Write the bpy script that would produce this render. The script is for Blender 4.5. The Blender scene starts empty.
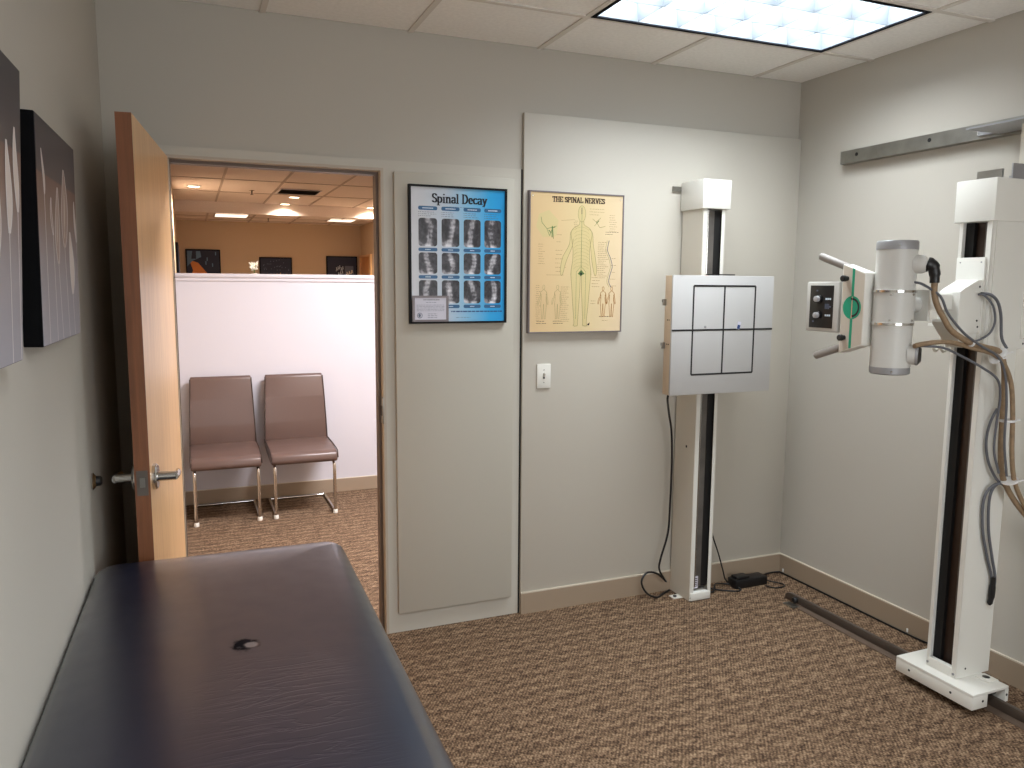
import bpy, bmesh, math, random
from math import sin, cos, pi, radians
from mathutils import Vector, Matrix
random.seed(7)
scene = bpy.context.scene
COL = scene.collection

# ------------------------------------------------------------------ camera, world, exposure
CAM = dict(loc=(-3.0716, -3.4373, 1.6177), yaw=0.3898, pitch=-0.1255, roll=0.0071, f=781.6)
def make_camera():
    y, p, r = CAM['yaw'], CAM['pitch'], CAM['roll']
    fw = Vector((sin(y)*cos(p), cos(y)*cos(p), sin(p)))
    rt = Vector((cos(y), -sin(y), 0)); up = rt.cross(fw)
    r2 = rt*cos(r) + up*sin(r); u2 = -rt*sin(r) + up*cos(r)
    cd = bpy.data.cameras.new('camera'); co = bpy.data.objects.new('camera', cd); COL.objects.link(co)
    m = Matrix((r2, u2, -fw)).transposed().to_4x4(); m.translation = Vector(CAM['loc'])
    co.matrix_world = m
    cd.sensor_width = 36; cd.lens = CAM['f']/1024*36; cd.clip_start = 0.05; cd.clip_end = 60
    scene.camera = co
make_camera()
w = bpy.data.worlds.new('world'); scene.world = w; w.use_nodes = True
w.node_tree.nodes['Background'].inputs[0].default_value = (.9, .92, 1, 1)
w.node_tree.nodes['Background'].inputs[1].default_value = 0.15
scene.view_settings.view_transform = 'Standard'
scene.view_settings.look = 'None'
scene.view_settings.exposure = 0.30
scene.view_settings.gamma = 1.0
scene.view_settings.use_curve_mapping = False

H = 2.6955          # ceiling height
TILE = 0.6096
XL = -3.354         # left wall
YB = -4.75          # wall behind the camera
TX, TY = -0.3169, -0.4736   # ceiling grid origin
ROOM_W, ROOM2_W = 55, 92
WINDOW_FILL_W = 35    # lamp powers
COOL = (0.90, 0.96, 1.0); WARM = (1.0, 0.86, 0.72)

def area(name, loc, sx, sy, power, color, rot=(0, 0, 0), parent=None, spread=180):
    l = bpy.data.lights.new(name, 'AREA'); l.shape = 'RECTANGLE'; l.size = sx; l.size_y = sy
    l.energy = power; l.color = color; l.spread = radians(spread)
    o = bpy.data.objects.new(name, l); COL.objects.link(o)
    o.location = loc; o.rotation_euler = rot
    if parent:
        o.parent = parent; o.location = Vector(loc) - Vector(parent.location)
    return o

# ------------------------------------------------------------------ materials
def S(r, g, b):
    f = lambda c: (c/255/12.92) if c/255 <= .04045 else ((c/255+.055)/1.055)**2.4
    return (f(r), f(g), f(b), 1)
def mat(name, col, rough=.6, metal=0, bump=0, bscale=200, vary=0, vscale=8, spec=.5, coat=0, emit=None, estr=0):
    m = bpy.data.materials.new(name); m.use_nodes = True
    nt = m.node_tree; b = nt.nodes['Principled BSDF']
    b.inputs['Base Color'].default_value = col; b.inputs['Roughness'].default_value = rough
    b.inputs['Metallic'].default_value = metal; b.inputs['Specular IOR Level'].default_value = spec
    b.inputs['Coat Weight'].default_value = coat
    tc = nt.nodes.new('ShaderNodeTexCoord')
    if emit:
        b.inputs['Emission Color'].default_value = emit; b.inputs['Emission Strength'].default_value = estr
    if vary:
        n = nt.nodes.new('ShaderNodeTexNoise'); n.inputs['Scale'].default_value = vscale; n.inputs['Detail'].default_value = 4
        nt.links.new(tc.outputs['Object'], n.inputs['Vector'])
        mr = nt.nodes.new('ShaderNodeMapRange'); mr.inputs[1].default_value = .3; mr.inputs[2].default_value = .7
        mr.inputs[3].default_value = 1-vary; mr.inputs[4].default_value = 1+vary
        nt.links.new(n.outputs[0], mr.inputs[0])
        mx = nt.nodes.new('ShaderNodeVectorMath'); mx.operation = 'SCALE'; mx.inputs[0].default_value = col[:3]
        nt.links.new(mr.outputs[0], mx.inputs['Scale']); nt.links.new(mx.outputs[0], b.inputs['Base Color'])
    if bump:
        n = nt.nodes.new('ShaderNodeTexNoise'); n.inputs['Scale'].default_value = bscale; n.inputs['Detail'].default_value = 3
        nt.links.new(tc.outputs['Object'], n.inputs['Vector'])
        bp = nt.nodes.new('ShaderNodeBump'); bp.inputs['Strength'].default_value = bump; bp.inputs['Distance'].default_value = .002
        nt.links.new(n.outputs[0], bp.inputs['Height']); nt.links.new(bp.outputs[0], b.inputs['Normal'])
    return m
def N(nt, t, **kw):
    n = nt.nodes.new(t)
    for k, v in kw.items():
        if k.startswith('i_'):
            n.inputs[int(k[2:]) if k[2:].isdigit() else k[2:]].default_value = v
        else: setattr(n, k, v)
    return n
def ramp(nt, stops):
    r = nt.nodes.new('ShaderNodeValToRGB'); e = r.color_ramp.elements
    while len(e) > 1: e.remove(e[-1])
    e[0].position = stops[0][0]; e[0].color = stops[0][1]
    for p, c in stops[1:]:
        x = e.new(p); x.color = c
    return r

def carpet_mat():
    m = bpy.data.materials.new('carpet'); m.use_nodes = True; nt = m.node_tree; L = nt.links.new
    b = nt.nodes['Principled BSDF']; b.inputs['Roughness'].default_value = .95; b.inputs['Specular IOR Level'].default_value = .1
    tc = N(nt, 'ShaderNodeTexCoord')
    # irregular loops
    vo = N(nt, 'ShaderNodeTexVoronoi', i_Scale=105.0, i_Randomness=.55); L(tc.outputs['Object'], vo.inputs['Vector'])
    # patches of dark yarn, in short drifting rows
    mp = N(nt, 'ShaderNodeMapping'); mp.inputs['Scale'].default_value = (1, 1.9, 1); mp.inputs['Rotation'].default_value = (0, 0, radians(8))
    L(tc.outputs['Object'], mp.inputs[0])
    n1 = N(nt, 'ShaderNodeTexNoise', i_Scale=16.0, i_Detail=3.0, i_Roughness=.65); L(mp.outputs[0], n1.inputs['Vector'])
    n2 = N(nt, 'ShaderNodeTexNoise', i_Scale=95.0, i_Detail=2.0, i_Roughness=.8); L(tc.outputs['Object'], n2.inputs['Vector'])
    wv = N(nt, 'ShaderNodeTexWave', wave_type='BANDS', bands_direction='Y', i_Scale=4.6, i_Distortion=3.2, i_Detail=2.0)
    wv.inputs['Detail Scale'].default_value = 5; L(tc.outputs['Object'], wv.inputs['Vector'])
    def mul(a, k):
        x = N(nt, 'ShaderNodeMath', operation='MULTIPLY'); L(a, x.inputs[0]); x.inputs[1].default_value = k; return x.outputs[0]
    def add(a, c):
        x = N(nt, 'ShaderNodeMath', operation='ADD'); L(a, x.inputs[0]); L(c, x.inputs[1]); return x.outputs[0]
    s = add(add(mul(n1.outputs[0], .48), mul(n2.outputs[0], .80)), add(mul(wv.outputs['Fac'], .10), mul(vo.outputs['Distance'], -.42)))
    r = ramp(nt, [(.28, S(64, 49, 38)), (.44, S(102, 82, 65)), (.58, S(130, 107, 86)), (.76, S(164, 140, 114))])
    L(s, r.inputs[0]); L(r.outputs[0], b.inputs['Base Color'])
    sx = N(nt, 'ShaderNodeSeparateXYZ'); L(tc.outputs['Object'], sx.inputs[0])
    def sn(a, k):
        x = N(nt, 'ShaderNodeMath', operation='SINE'); L(mul(a, k), x.inputs[0]); return x.outputs[0]
    pr = N(nt, 'ShaderNodeMath', operation='MULTIPLY'); L(sn(sx.outputs[0], 2*pi/.058), pr.inputs[0]); L(sn(sx.outputs[1], 2*pi/.040), pr.inputs[1])
    dg = add(mul(sx.outputs[0], cos(radians(35))), mul(sx.outputs[1], -sin(radians(35))))
    s2 = add(add(s, mul(pr.outputs[0], .065)), mul(sn(dg, 2*pi/.0125), .055)); L(s2, r.inputs[0])
    bp = N(nt, 'ShaderNodeBump'); bp.inputs['Strength'].default_value = .8; bp.inputs['Distance'].default_value = .004
    bp.invert = True
    L(vo.outputs['Distance'], bp.inputs['Height']); L(bp.outputs[0], b.inputs['Normal'])
    return m
def wood_mat(name, c0, c1, rough=.38, axis='Z'):
    m = bpy.data.materials.new(name); m.use_nodes = True; nt = m.node_tree; L = nt.links.new
    b = nt.nodes['Principled BSDF']; b.inputs['Roughness'].default_value = rough
    tc = N(nt, 'ShaderNodeTexCoord'); mp = N(nt, 'ShaderNodeMapping')
    mp.inputs['Scale'].default_value = {'Z': (22, 22, 1.0), 'X': (1, 22, 22), 'Y': (22, 1, 22)}[axis]
    L(tc.outputs['Object'], mp.inputs[0])
    n = N(nt, 'ShaderNodeTexNoise', i_Scale=2.2, i_Detail=6.0, i_Roughness=.65, i_Distortion=.6); L(mp.outputs[0], n.inputs['Vector'])
    r = ramp(nt, [(.3, c0), (.7, c1)]); L(n.outputs[0], r.inputs[0]); L(r.outputs[0], b.inputs['Base Color'])
    return m
def vinyl_mat():
    m = bpy.data.materials.new('navy_vinyl'); m.use_nodes = True; nt = m.node_tree; L = nt.links.new
    b = nt.nodes['Principled BSDF']; b.inputs['Coat Roughness'].default_value = .24
    tc = N(nt, 'ShaderNodeTexCoord')
    geo = N(nt, 'ShaderNodeNewGeometry')
    # worn, slightly greyed vinyl
    n = N(nt, 'ShaderNodeTexNoise', i_Scale=3.0, i_Detail=5.0); L(tc.outputs['Object'], n.inputs['Vector'])
    r = ramp(nt, [(.35, S(11, 17, 38)), (.7, S(20, 24, 42))]); L(n.outputs[0], r.inputs[0])
    # torn spot: a dark ragged ring with pale backing in its middle
    TP = (-2.985, -1.605, 0.78)
    sb = N(nt, 'ShaderNodeVectorMath', operation='SUBTRACT'); L(geo.outputs['Position'], sb.inputs[0]); sb.inputs[1].default_value = TP
    n3 = N(nt, 'ShaderNodeTexNoise', i_Scale=50.0, i_Detail=3.0); L(geo.outputs['Position'], n3.inputs['Vector'])
    ln = N(nt, 'ShaderNodeVectorMath', operation='MULTIPLY'); L(sb.outputs[0], ln.inputs[0]); ln.inputs[1].default_value = (1, .8, 0)
    le = N(nt, 'ShaderNodeVectorMath', operation='LENGTH'); L(ln.outputs[0], le.inputs[0])
    ma = N(nt, 'ShaderNodeMath', operation='MULTIPLY_ADD'); L(n3.outputs[0], ma.inputs[0]); ma.inputs[1].default_value = .045; L(le.outputs['Value'], ma.inputs[2])
    r2 = ramp(nt, [(.0, (1, 1, 1, 1)), (.045, (1, 1, 1, 1)), (.055, (0, 0, 0, 1))]); L(ma.outputs[0], r2.inputs[0])
    sb2 = N(nt, 'ShaderNodeVectorMath', operation='DISTANCE'); L(geo.outputs['Position'], sb2.inputs[0]); sb2.inputs[1].default_value = (TP[0]+.012, TP[1]-.006, .783)
    ma2 = N(nt, 'ShaderNodeMath', operation='MULTIPLY_ADD'); L(n3.outputs[0], ma2.inputs[0]); ma2.inputs[1].default_value = .014; L(sb2.outputs['Value'], ma2.inputs[2])
    r3 = ramp(nt, [(.0, (1, 1, 1, 1)), (.021, (1, 1, 1, 1)), (.024, (0, 0, 0, 1))]); L(ma2.outputs[0], r3.inputs[0])
    m1 = N(nt, 'ShaderNodeMix', data_type='RGBA'); L(r2.outputs[0], m1.inputs[0]); L(r.outputs[0], m1.inputs[6]); m1.inputs[7].default_value = S(8, 8, 14)
    m2 = N(nt, 'ShaderNodeMix', data_type='RGBA'); L(r3.outputs[0], m2.inputs[0]); L(m1.outputs[2], m2.inputs[6]); m2.inputs[7].default_value = S(120, 108, 104)
    L(m2.outputs[2], b.inputs['Base Color'])
    for sock, val in (('Specular IOR Level', .55), ('Coat Weight', .95)):
        q = N(nt, 'ShaderNodeMapRange'); q.inputs[3].default_value = val; q.inputs[4].default_value = .02; L(r2.outputs[0], q.inputs[0]); L(q.outputs[0], b.inputs[sock])
    # scuffed, uneven gloss
    mr = N(nt, 'ShaderNodeMapRange'); mr.inputs[3].default_value = .27; mr.inputs[4].default_value = .42
    n4 = N(nt, 'ShaderNodeTexNoise', i_Scale=14.0, i_Detail=6.0); L(tc.outputs['Object'], n4.inputs['Vector'])
    L(n4.outputs[0], mr.inputs[0]); L(mr.outputs[0], b.inputs['Roughness'])
    # cross wrinkles down the middle of the pad + leather grain
    mp = N(nt, 'ShaderNodeMapping'); mp.inputs['Scale'].default_value = (4, 26, 4); L(tc.outputs['Object'], mp.inputs[0])
    n5 = N(nt, 'ShaderNodeTexNoise', i_Scale=1.4, i_Detail=3.0, i_Distortion=1.0); L(mp.outputs[0], n5.inputs['Vector'])
    r5 = ramp(nt, [(.40, (1, 1, 1, 1)), (.47, (0, 0, 0, 1)), (.54, (1, 1, 1, 1))]); L(n5.outputs[0], r5.inputs[0])
    sp = N(nt, 'ShaderNodeSeparateXYZ'); L(geo.outputs['Position'], sp.inputs[0])
    mx = N(nt, 'ShaderNodeMapRange', interpolation_type='SMOOTHSTEP'); L(sp.outputs[1], mx.inputs[0])
    mx.inputs[1].default_value = -1.6; mx.inputs[2].default_value = -1.85; mx.inputs[3].default_value = .0; mx.inputs[4].default_value = 1
    ab = N(nt, 'ShaderNodeMath', operation='ADD'); L(sp.outputs[0], ab.inputs[0]); ab.inputs[1].default_value = 2.93
    ab2 = N(nt, 'ShaderNodeMath', operation='ABSOLUTE'); L(ab.outputs[0], ab2.inputs[0])
    mx2 = N(nt, 'ShaderNodeMapRange', interpolation_type='SMOOTHSTEP'); L(ab2.outputs[0], mx2.inputs[0])
    mx2.inputs[1].default_value = .22; mx2.inputs[2].default_value = .05
    mm = N(nt, 'ShaderNodeMath', operation='MULTIPLY'); L(mx.outputs[0], mm.inputs[0]); L(mx2.outputs[0], mm.inputs[1])
    mm2 = N(nt, 'ShaderNodeMath', operation='MULTIPLY'); L(mm.outputs[0], mm2.inputs[0]); L(r5.outputs[0], mm2.inputs[1])
    n6 = N(nt, 'ShaderNodeTexNoise', i_Scale=260.0, i_Detail=2.0); L(tc.outputs['Object'], n6.inputs['Vector'])
    ad = N(nt, 'ShaderNodeMath', operation='MULTIPLY_ADD'); L(n6.outputs[0], ad.inputs[0]); ad.inputs[1].default_value = .16; L(mm2.outputs[0], ad.inputs[2])
    bp = N(nt, 'ShaderNodeBump'); bp.inputs['Strength'].default_value = .35; bp.inputs['Distance'].default_value = .0016
    L(ad.outputs[0], bp.inputs['Height']); L(bp.outputs[0], b.inputs['Normal'])
    return m
def grad_mat(name, axis, a, b_, ca, cb, rough=.35, mid=None, vary=None):
    m = bpy.data.materials.new(name); m.use_nodes = True; nt = m.node_tree; L = nt.links.new
    b = nt.nodes['Principled BSDF']; b.inputs['Roughness'].default_value = rough
    geo = N(nt, 'ShaderNodeNewGeometry'); sp = N(nt, 'ShaderNodeSeparateXYZ'); L(geo.outputs['Position'], sp.inputs[0])
    mr = N(nt, 'ShaderNodeMapRange'); L(sp.outputs[axis], mr.inputs[0]); mr.inputs[1].default_value = a; mr.inputs[2].default_value = b_
    st = [(0, ca), (1, cb)] if not mid else [(0, ca)] + mid + [(1, cb)]
    r = ramp(nt, st); L(mr.outputs[0], r.inputs[0]); L(r.outputs[0], b.inputs['Base Color'])
    return m
def xray_mat():
    m = bpy.data.materials.new('xray_film'); m.use_nodes = True; nt = m.node_tree; L = nt.links.new
    b = nt.nodes['Principled BSDF']; b.inputs['Roughness'].default_value = .35
    # each film is one unit of u; u's whole part tells the films apart
    def ma(op, a, c=None, d=None):
        x = N(nt, 'ShaderNodeMath', operation=op)
        for i, q in enumerate((a, c, d)):
            if q is None: continue
            if isinstance(q, (int, float)): x.inputs[i].default_value = q
            else: L(q, x.inputs[i])
        return x.outputs[0]
    uv = N(nt, 'ShaderNodeUVMap', uv_map='film'); sp = N(nt, 'ShaderNodeSeparateXYZ'); L(uv.outputs[0], sp.inputs[0])
    i = ma('FLOOR', sp.outputs[0]); u = ma('FRACT', sp.outputs[0]); v = sp.outputs[1]
    ph = ma('MULTIPLY', i, 1.7)
    bend = ma('MULTIPLY', ma('SINE', ma('MULTIPLY_ADD', v, 3.2, ph)), .13)
    d = ma('ABSOLUTE', ma('SUBTRACT', u, ma('ADD', .50, bend)))
    spine = N(nt, 'ShaderNodeMapRange', interpolation_type='SMOOTHSTEP'); L(d, spine.inputs[0]); spine.inputs[1].default_value = .26; spine.inputs[2].default_value = .06
    seg = ma('MULTIPLY_ADD', ma('SINE', ma('MULTIPLY', v, 38.0)), .13, .87)
    n = N(nt, 'ShaderNodeTexNoise', i_Scale=7.0, i_Detail=4.0, i_Distortion=.5); L(uv.outputs[0], n.inputs['Vector'])
    n2 = N(nt, 'ShaderNodeTexNoise', i_Scale=2.3, i_Detail=2.0); L(uv.outputs[0], n2.inputs['Vector'])
    low = N(nt, 'ShaderNodeMapRange', interpolation_type='SMOOTHSTEP'); L(ma('ADD', v, ma('MULTIPLY', u, .35)), low.inputs[0]); low.inputs[1].default_value = .38; low.inputs[2].default_value = .12
    t = ma('ADD', ma('MULTIPLY', ma('MULTIPLY', spine.outputs[0], seg), .42), ma('MULTIPLY', low.outputs[0], .38))
    t = ma('ADD', t, ma('MULTIPLY', ma('SUBTRACT', n.outputs[0], .5), .55))
    t = ma('ADD', t, ma('MULTIPLY', ma('SUBTRACT', n2.outputs[0], .40), .9))
    r = ramp(nt, [(.0, S(30, 28, 34)), (.28, S(74, 72, 78)), (.55, S(172, 170, 176)), (.8, S(228, 226, 232))]); L(t, r.inputs[0])
    L(r.outputs[0], b.inputs['Base Color']); return m
def ceil_mat(name, col):
    return mat(name, col, .95, bump=.35, bscale=350, vary=.04, vscale=60, spec=.2)
def brushed(name, col, rough=.3):
    m = mat(name, col, rough, 1.0, vary=.12, vscale=14); return m

M_ = dict(
    wall=mat('wall_paint', S(186, 181, 171), .82, bump=.12, bscale=160, spec=.3),
    lining=mat('lining_paint', S(192, 187, 176), .55, bump=.10, bscale=160, spec=.4),
    panelwhite=mat('panel_paint', S(186, 181, 169), .6, bump=.08, bscale=160),
    base=mat('baseboard_vinyl', S(158, 140, 120), .55),
    baselip=mat('baseboard_lip', S(205, 195, 178), .5),
    carpet=carpet_mat(),
    tile=ceil_mat('ceiling_tile', S(242, 240, 236)), tbar=mat('ceiling_grid', S(216, 210, 202), .5),
    hallwhite=mat('hall_white_paint', S(204, 201, 208), .7), halltan=mat('hall_tan_paint', S(198, 176, 150), .85),
    halltile=ceil_mat('hall_ceiling_tile', S(222, 210, 204)), hallbar=mat('hall_ceiling_grid', S(165, 148, 138), .5),
    frame=mat('frame_paint', S(178, 166, 150), .5), framedark=mat('frame_stop', S(98, 82, 70), .5),
    wood=wood_mat('maple_veneer', S(206, 160, 112), S(232, 190, 140), .3), woodedge=wood_mat('door_edge_wood', S(112, 70, 46), S(142, 90, 60), .35),
    wood2=wood_mat('maple_trim', S(190, 130, 80), S(214, 156, 104), .4),
    chrome=mat('satin_chrome', S(200, 198, 194), .18, 1), steel=brushed('brushed_steel', S(150, 148, 142), .38),
    navy=vinyl_mat(),
    white=mat('white_enamel', S(222, 221, 214), .38), white2=mat('cream_enamel', S(205, 200, 188), .4),
    beige=mat('beige_side_enamel', S(200, 180, 156), .5),
    offw=mat('off_white_plastic', S(226, 224, 216), .4),
    grey=mat('grey_cap', S(150, 150, 152), .4, .3), tubew=mat('tube_housing_enamel', S(196, 195, 190), .42),
    dgrey=mat('dark_grey_metal', S(74, 72, 70), .35, .8, vary=.2, vscale=20), black=mat('black_plastic', S(16, 16, 18), .4),
    slot=mat('slot_steel', S(104, 100, 96), .35, .4, vary=.25, vscale=9), belt=mat('black_belt', S(10, 9, 9), .6),
    brownbelt=mat('dark_brown_cover', S(52, 38, 30), .35),
    hose=mat('tan_braided_hose', S(140, 118, 92), .6, vary=.15, vscale=60), gcable=mat('grey_cable', S(92, 94, 100), .5),
    tie=mat('white_cable_tie', S(225, 225, 225), .5), knob=mat('knob_grey', S(165, 165, 168), .35),
    green=mat('green_print', S(22, 150, 116), .45), faceplate=mat('face_plate', S(196, 186, 172), .45), orange=mat('salmon_print', S(214, 160, 140), .5),
    line=mat('black_line', S(22, 22, 24), .5), blueprint=mat('blue_print', S(32, 60, 120), .4),
    bucky=mat('bucky_front', S(186, 185, 184), .5),
    taupe=mat('taupe_leather', S(100, 80, 73), .32, bump=.1, bscale=300), piping=mat('dark_piping', S(60, 46, 42), .5),
    chromeleg=mat('chair_chrome', S(215, 212, 208), .12, 1),
    film=xray_mat(), bone=mat('xray_bone', S(188, 187, 193), .35), bone2=mat('xray_bright', S(226, 225, 232), .35),
    pill=mat('pill_blue', S(38, 92, 136), .35), ink=mat('print_ink', S(16, 20, 38), .4), inkgrey=mat('print_ink_grey', S(86, 96, 118), .4), white_ink=mat('white_ink', S(205, 220, 235), .4),
    pframe=mat('poster_frame_black', S(9, 9, 12), .6, spec=.25), silver=mat('silver_frame', S(122, 114, 116), .45, .3),
    paper=mat('certificate_paper', S(206, 204, 216), .5),
    bodyfill=mat('body_print', S(208, 190, 138), .4), bodyline=mat('body_outline', S(158, 146, 98), .4), nerve=mat('nerve_green', S(92, 120, 66), .4),
    brownink=mat('brown_ink', S(60, 34, 22), .4), softink=mat('soft_ink', S(146, 116, 80), .4), flesh_line=mat('flesh_line', S(176, 128, 78), .4), fleshprint=mat('flesh_print', S(204, 158, 104), .4),
    cblack=mat('canvas_edge', S(9, 9, 11), .9, spec=.1), petal=mat('painted_petal', S(206, 194, 186), .5), stem=mat('painted_stem', S(212, 206, 204), .5),
    latch=mat('latch_steel', S(112, 104, 98), .35, .5), bargrey=mat('bar_grey', S(136, 130, 124), .5), railbar=mat('rail_bar_paint', S(82, 72, 64), .45, .3), vent=mat('vent_dark', S(60, 50, 46), .5), lampframe=mat('black_lamp_frame', S(12, 14, 20), .8, spec=.1),
    louver=mat('louver_aluminium', (.15, .17, .19, 1), .45, .0, spec=.3),
    oran=mat('orange_print', S(206, 126, 62), .6), navyprint=mat('navy_print', S(26, 35, 62), .6), bluespot=mat('pale_blue_print', S(90, 120, 150), .6),
    flower=mat('white_petals', S(250, 244, 225), .6), glowwarm=mat('warm_lens', S(255, 230, 190), .5, emit=(1, .78, .5, 1), estr=9),
    glowcool=mat('lit_lens', S(255, 250, 240), .5, emit=(1, .86, .7, 1), estr=1.3),
)

# ------------------------------------------------------------------ mesh builder
def cr(points, n=8):
    """Catmull-Rom through points"""
    P = [Vector(p) for p in points]
    if len(P) < 3: return P
    P = [P[0]*2-P[1]] + P + [P[-1]*2-P[-2]]
    out = []
    for i in range(1, len(P)-2):
        for k in range(n):
            t = k/n; a, b, c, d = P[i-1:i+3]
            out.append(.5*((2*b)+(-a+c)*t+(2*a-5*b+4*c-d)*t*t+(-a+3*b-3*c+d)*t**3))
    out.append(P[-2]); return out
SPLIT = {'screw', 'bolt', 'bolt_hole', 'side_latch', 'piping', 'foot_glide', 'plate_screw', 'side_screw', 'carriage_screw', 'wheel', 'floor_bracket', 'cable_hook', 'plate_knob'}
class MB:
    def __init__(self, *mats, xf=None):
        self.bm = bmesh.new(); self.mats = list(mats) or ['white']; self.xf = xf
    def mi(self, m):
        if isinstance(m, int): return m
        if m not in self.mats: self.mats.append(m)
        return self.mats.index(m)
    def _new(self, fs, m, smooth=False):
        for f in fs: f.material_index = self.mi(m); f.smooth = smooth
    def box(self, x0, x1, y0, y1, z0, z1, m=0, bev=0, seg=2, smooth=False):
        x0, x1 = sorted((x0, x1)); y0, y1 = sorted((y0, y1)); z0, z1 = sorted((z0, z1))
        v = [self.bm.verts.new((x, y, z)) for x in (x0, x1) for y in (y0, y1) for z in (z0, z1)]
        q = [(0, 1, 3, 2), (4, 6, 7, 5), (0, 4, 5, 1), (2, 3, 7, 6), (0, 2, 6, 4), (1, 5, 7, 3)]
        fs = [self.bm.faces.new([v[i] for i in a]) for a in q]
        self._new(fs, m)
        if bev:
            es = list({e for f in fs for e in f.edges})
            r = bmesh.ops.bevel(self.bm, geom=es, offset=bev, segments=seg, profile=.5, affect='EDGES')
            for f in r['faces']: f.material_index = self.mi(m); f.smooth = smooth
        return self
    def prism(self, poly, axis, a, b, m=0, bev=0, seg=2, smooth=False, fn=None):
        """poly in the two other axes (in order); extruded from a to b along axis"""
        def P(p, t):
            c = {'x': (t, p[0], p[1]), 'y': (p[0], t, p[1]), 'z': (p[0], p[1], t)}[axis]
            return fn(c) if fn else c
        A = [self.bm.verts.new(P(p, a)) for p in poly]; B = [self.bm.verts.new(P(p, b)) for p in poly]
        fs = [self.bm.faces.new(A), self.bm.faces.new(B[::-1])]
        n = len(poly)
        for i in range(n): fs.append(self.bm.faces.new((A[i], B[i], B[(i+1) % n], A[(i+1) % n])))
        self._new(fs, m, smooth)
        if bev:
            es = list({e for f in fs for e in f.edges})
            r = bmesh.ops.bevel(self.bm, geom=es, offset=bev, segments=seg, profile=.5, affect='EDGES')
            for f in r['faces']: f.material_index = self.mi(m); f.smooth = smooth
        return self
    def tube(self, pts, r, m=0, seg=10, caps=True, flat=None):
        """sweep a circle (radius r or list) along pts; flat=(a,b) gives an elliptical/flat section"""
        pts = [Vector(p) for p in pts]; n = len(pts); rings = []
        ref = None
        for i, p in enumerate(pts):
            t = (pts[min(i+1, n-1)]-pts[max(i-1, 0)]).normalized()
            if ref is None:
                ref = Vector((0, 0, 1)) if abs(t.z) < .9 else Vector((0, 1, 0))
            u = (ref - t*ref.dot(t)).normalized(); ref = u; v = t.cross(u)
            rr = r[i] if isinstance(r, (list, tuple)) else r
            fa, fb = flat or (1, 1)
            rings.append([self.bm.verts.new(p+u*cos(2*pi*k/seg)*rr*fa+v*sin(2*pi*k/seg)*rr*fb) for k in range(seg)])
        fs = []
        for a, b in zip(rings, rings[1:]):
            for k in range(seg): fs.append(self.bm.faces.new((a[k], a[(k+1) % seg], b[(k+1) % seg], b[k])))
        self._new(fs, m, True)
        if caps:
            self._new([self.bm.faces.new(rings[0][::-1]), self.bm.faces.new(rings[-1])], m)
        return self
    def cyl(self, p0, p1, r, m=0, seg=24, r2=None):
        return self.tube([p0, p1], [r, r if r2 is None else r2], m, seg)
    def lathe(self, p0, axis, prof, m=0, seg=28):
        """prof: list of (distance along axis, radius[, material])"""
        ax = Vector(axis).normalized(); p0 = Vector(p0)
        ref = Vector((0, 0, 1)) if abs(ax.z) < .9 else Vector((0, 1, 0))
        u = (ref-ax*ref.dot(ax)).normalized(); v = ax.cross(u); rings = []
        for q in prof: rings.append([self.bm.verts.new(p0+ax*q[0]+(u*cos(2*pi*k/seg)+v*sin(2*pi*k/seg))*max(q[1], 1e-4)) for k in range(seg)])
        for i, (a, b) in enumerate(zip(rings, rings[1:])):
            mm = prof[i+1][2] if len(prof[i+1]) > 2 else m
            fs = [self.bm.faces.new((a[k], a[(k+1) % seg], b[(k+1) % seg], b[k])) for k in range(seg)]
            self._new(fs, mm, True)
        e0 = prof[1][2] if len(prof[1]) > 2 else m; e1 = prof[-1][2] if len(prof[-1]) > 2 else m
        self._new([self.bm.faces.new(rings[0][::-1])], e0); self._new([self.bm.faces.new(rings[-1])], e1)
        return self
    def ball(self, c, r, m=0, sc=(1, 1, 1), seg=12):
        pr = [(-r*cos(pi*i/8), r*sin(pi*i/8)) for i in range(9)]
        n0 = len(self.bm.verts); self.bm.verts.ensure_lookup_table()
        self.lathe(c, (0, 0, 1), pr, m, seg); self.bm.verts.ensure_lookup_table()
        c = Vector(c)
        for v in list(self.bm.verts)[n0:]:
            d = v.co-c; v.co = c+Vector((d.x*sc[0], d.y*sc[1], d.z*sc[2]))
        return self
    def quad(self, pts, m=0):
        self._new([self.bm.faces.new([self.bm.verts.new(p) for p in pts])], m); return self
    def pad(self, x0, x1, y0, y1, R, prof, m=0, n=8):
        """stack of rounded-rectangle rings: prof = [(inset, z)...]"""
        rings = []
        for ins, z in prof:
            a0, a1, b0, b1 = x0+ins, x1-ins, y0+ins, y1-ins; r = max(R-ins*.6, .012)
            ring = []
            for cx, cy, s in ((a1-r, b1-r, 0), (a0+r, b1-r, 1), (a0+r, b0+r, 2), (a1-r, b0+r, 3)):
                for k in range(n+1):
                    t = (s+k/n)*pi/2; ring.append(self.bm.verts.new((cx+r*cos(t), cy+r*sin(t), z)))
            rings.append(ring)
        L_ = len(rings[0]); fs = []
        for a, b in zip(rings, rings[1:]):
            for k in range(L_): fs.append(self.bm.faces.new((a[k], a[(k+1) % L_], b[(k+1) % L_], b[k])))
        fs.append(self.bm.faces.new(rings[0][::-1])); fs.append(self.bm.faces.new(rings[-1]))
        self._new(fs, m, True); return self
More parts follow.
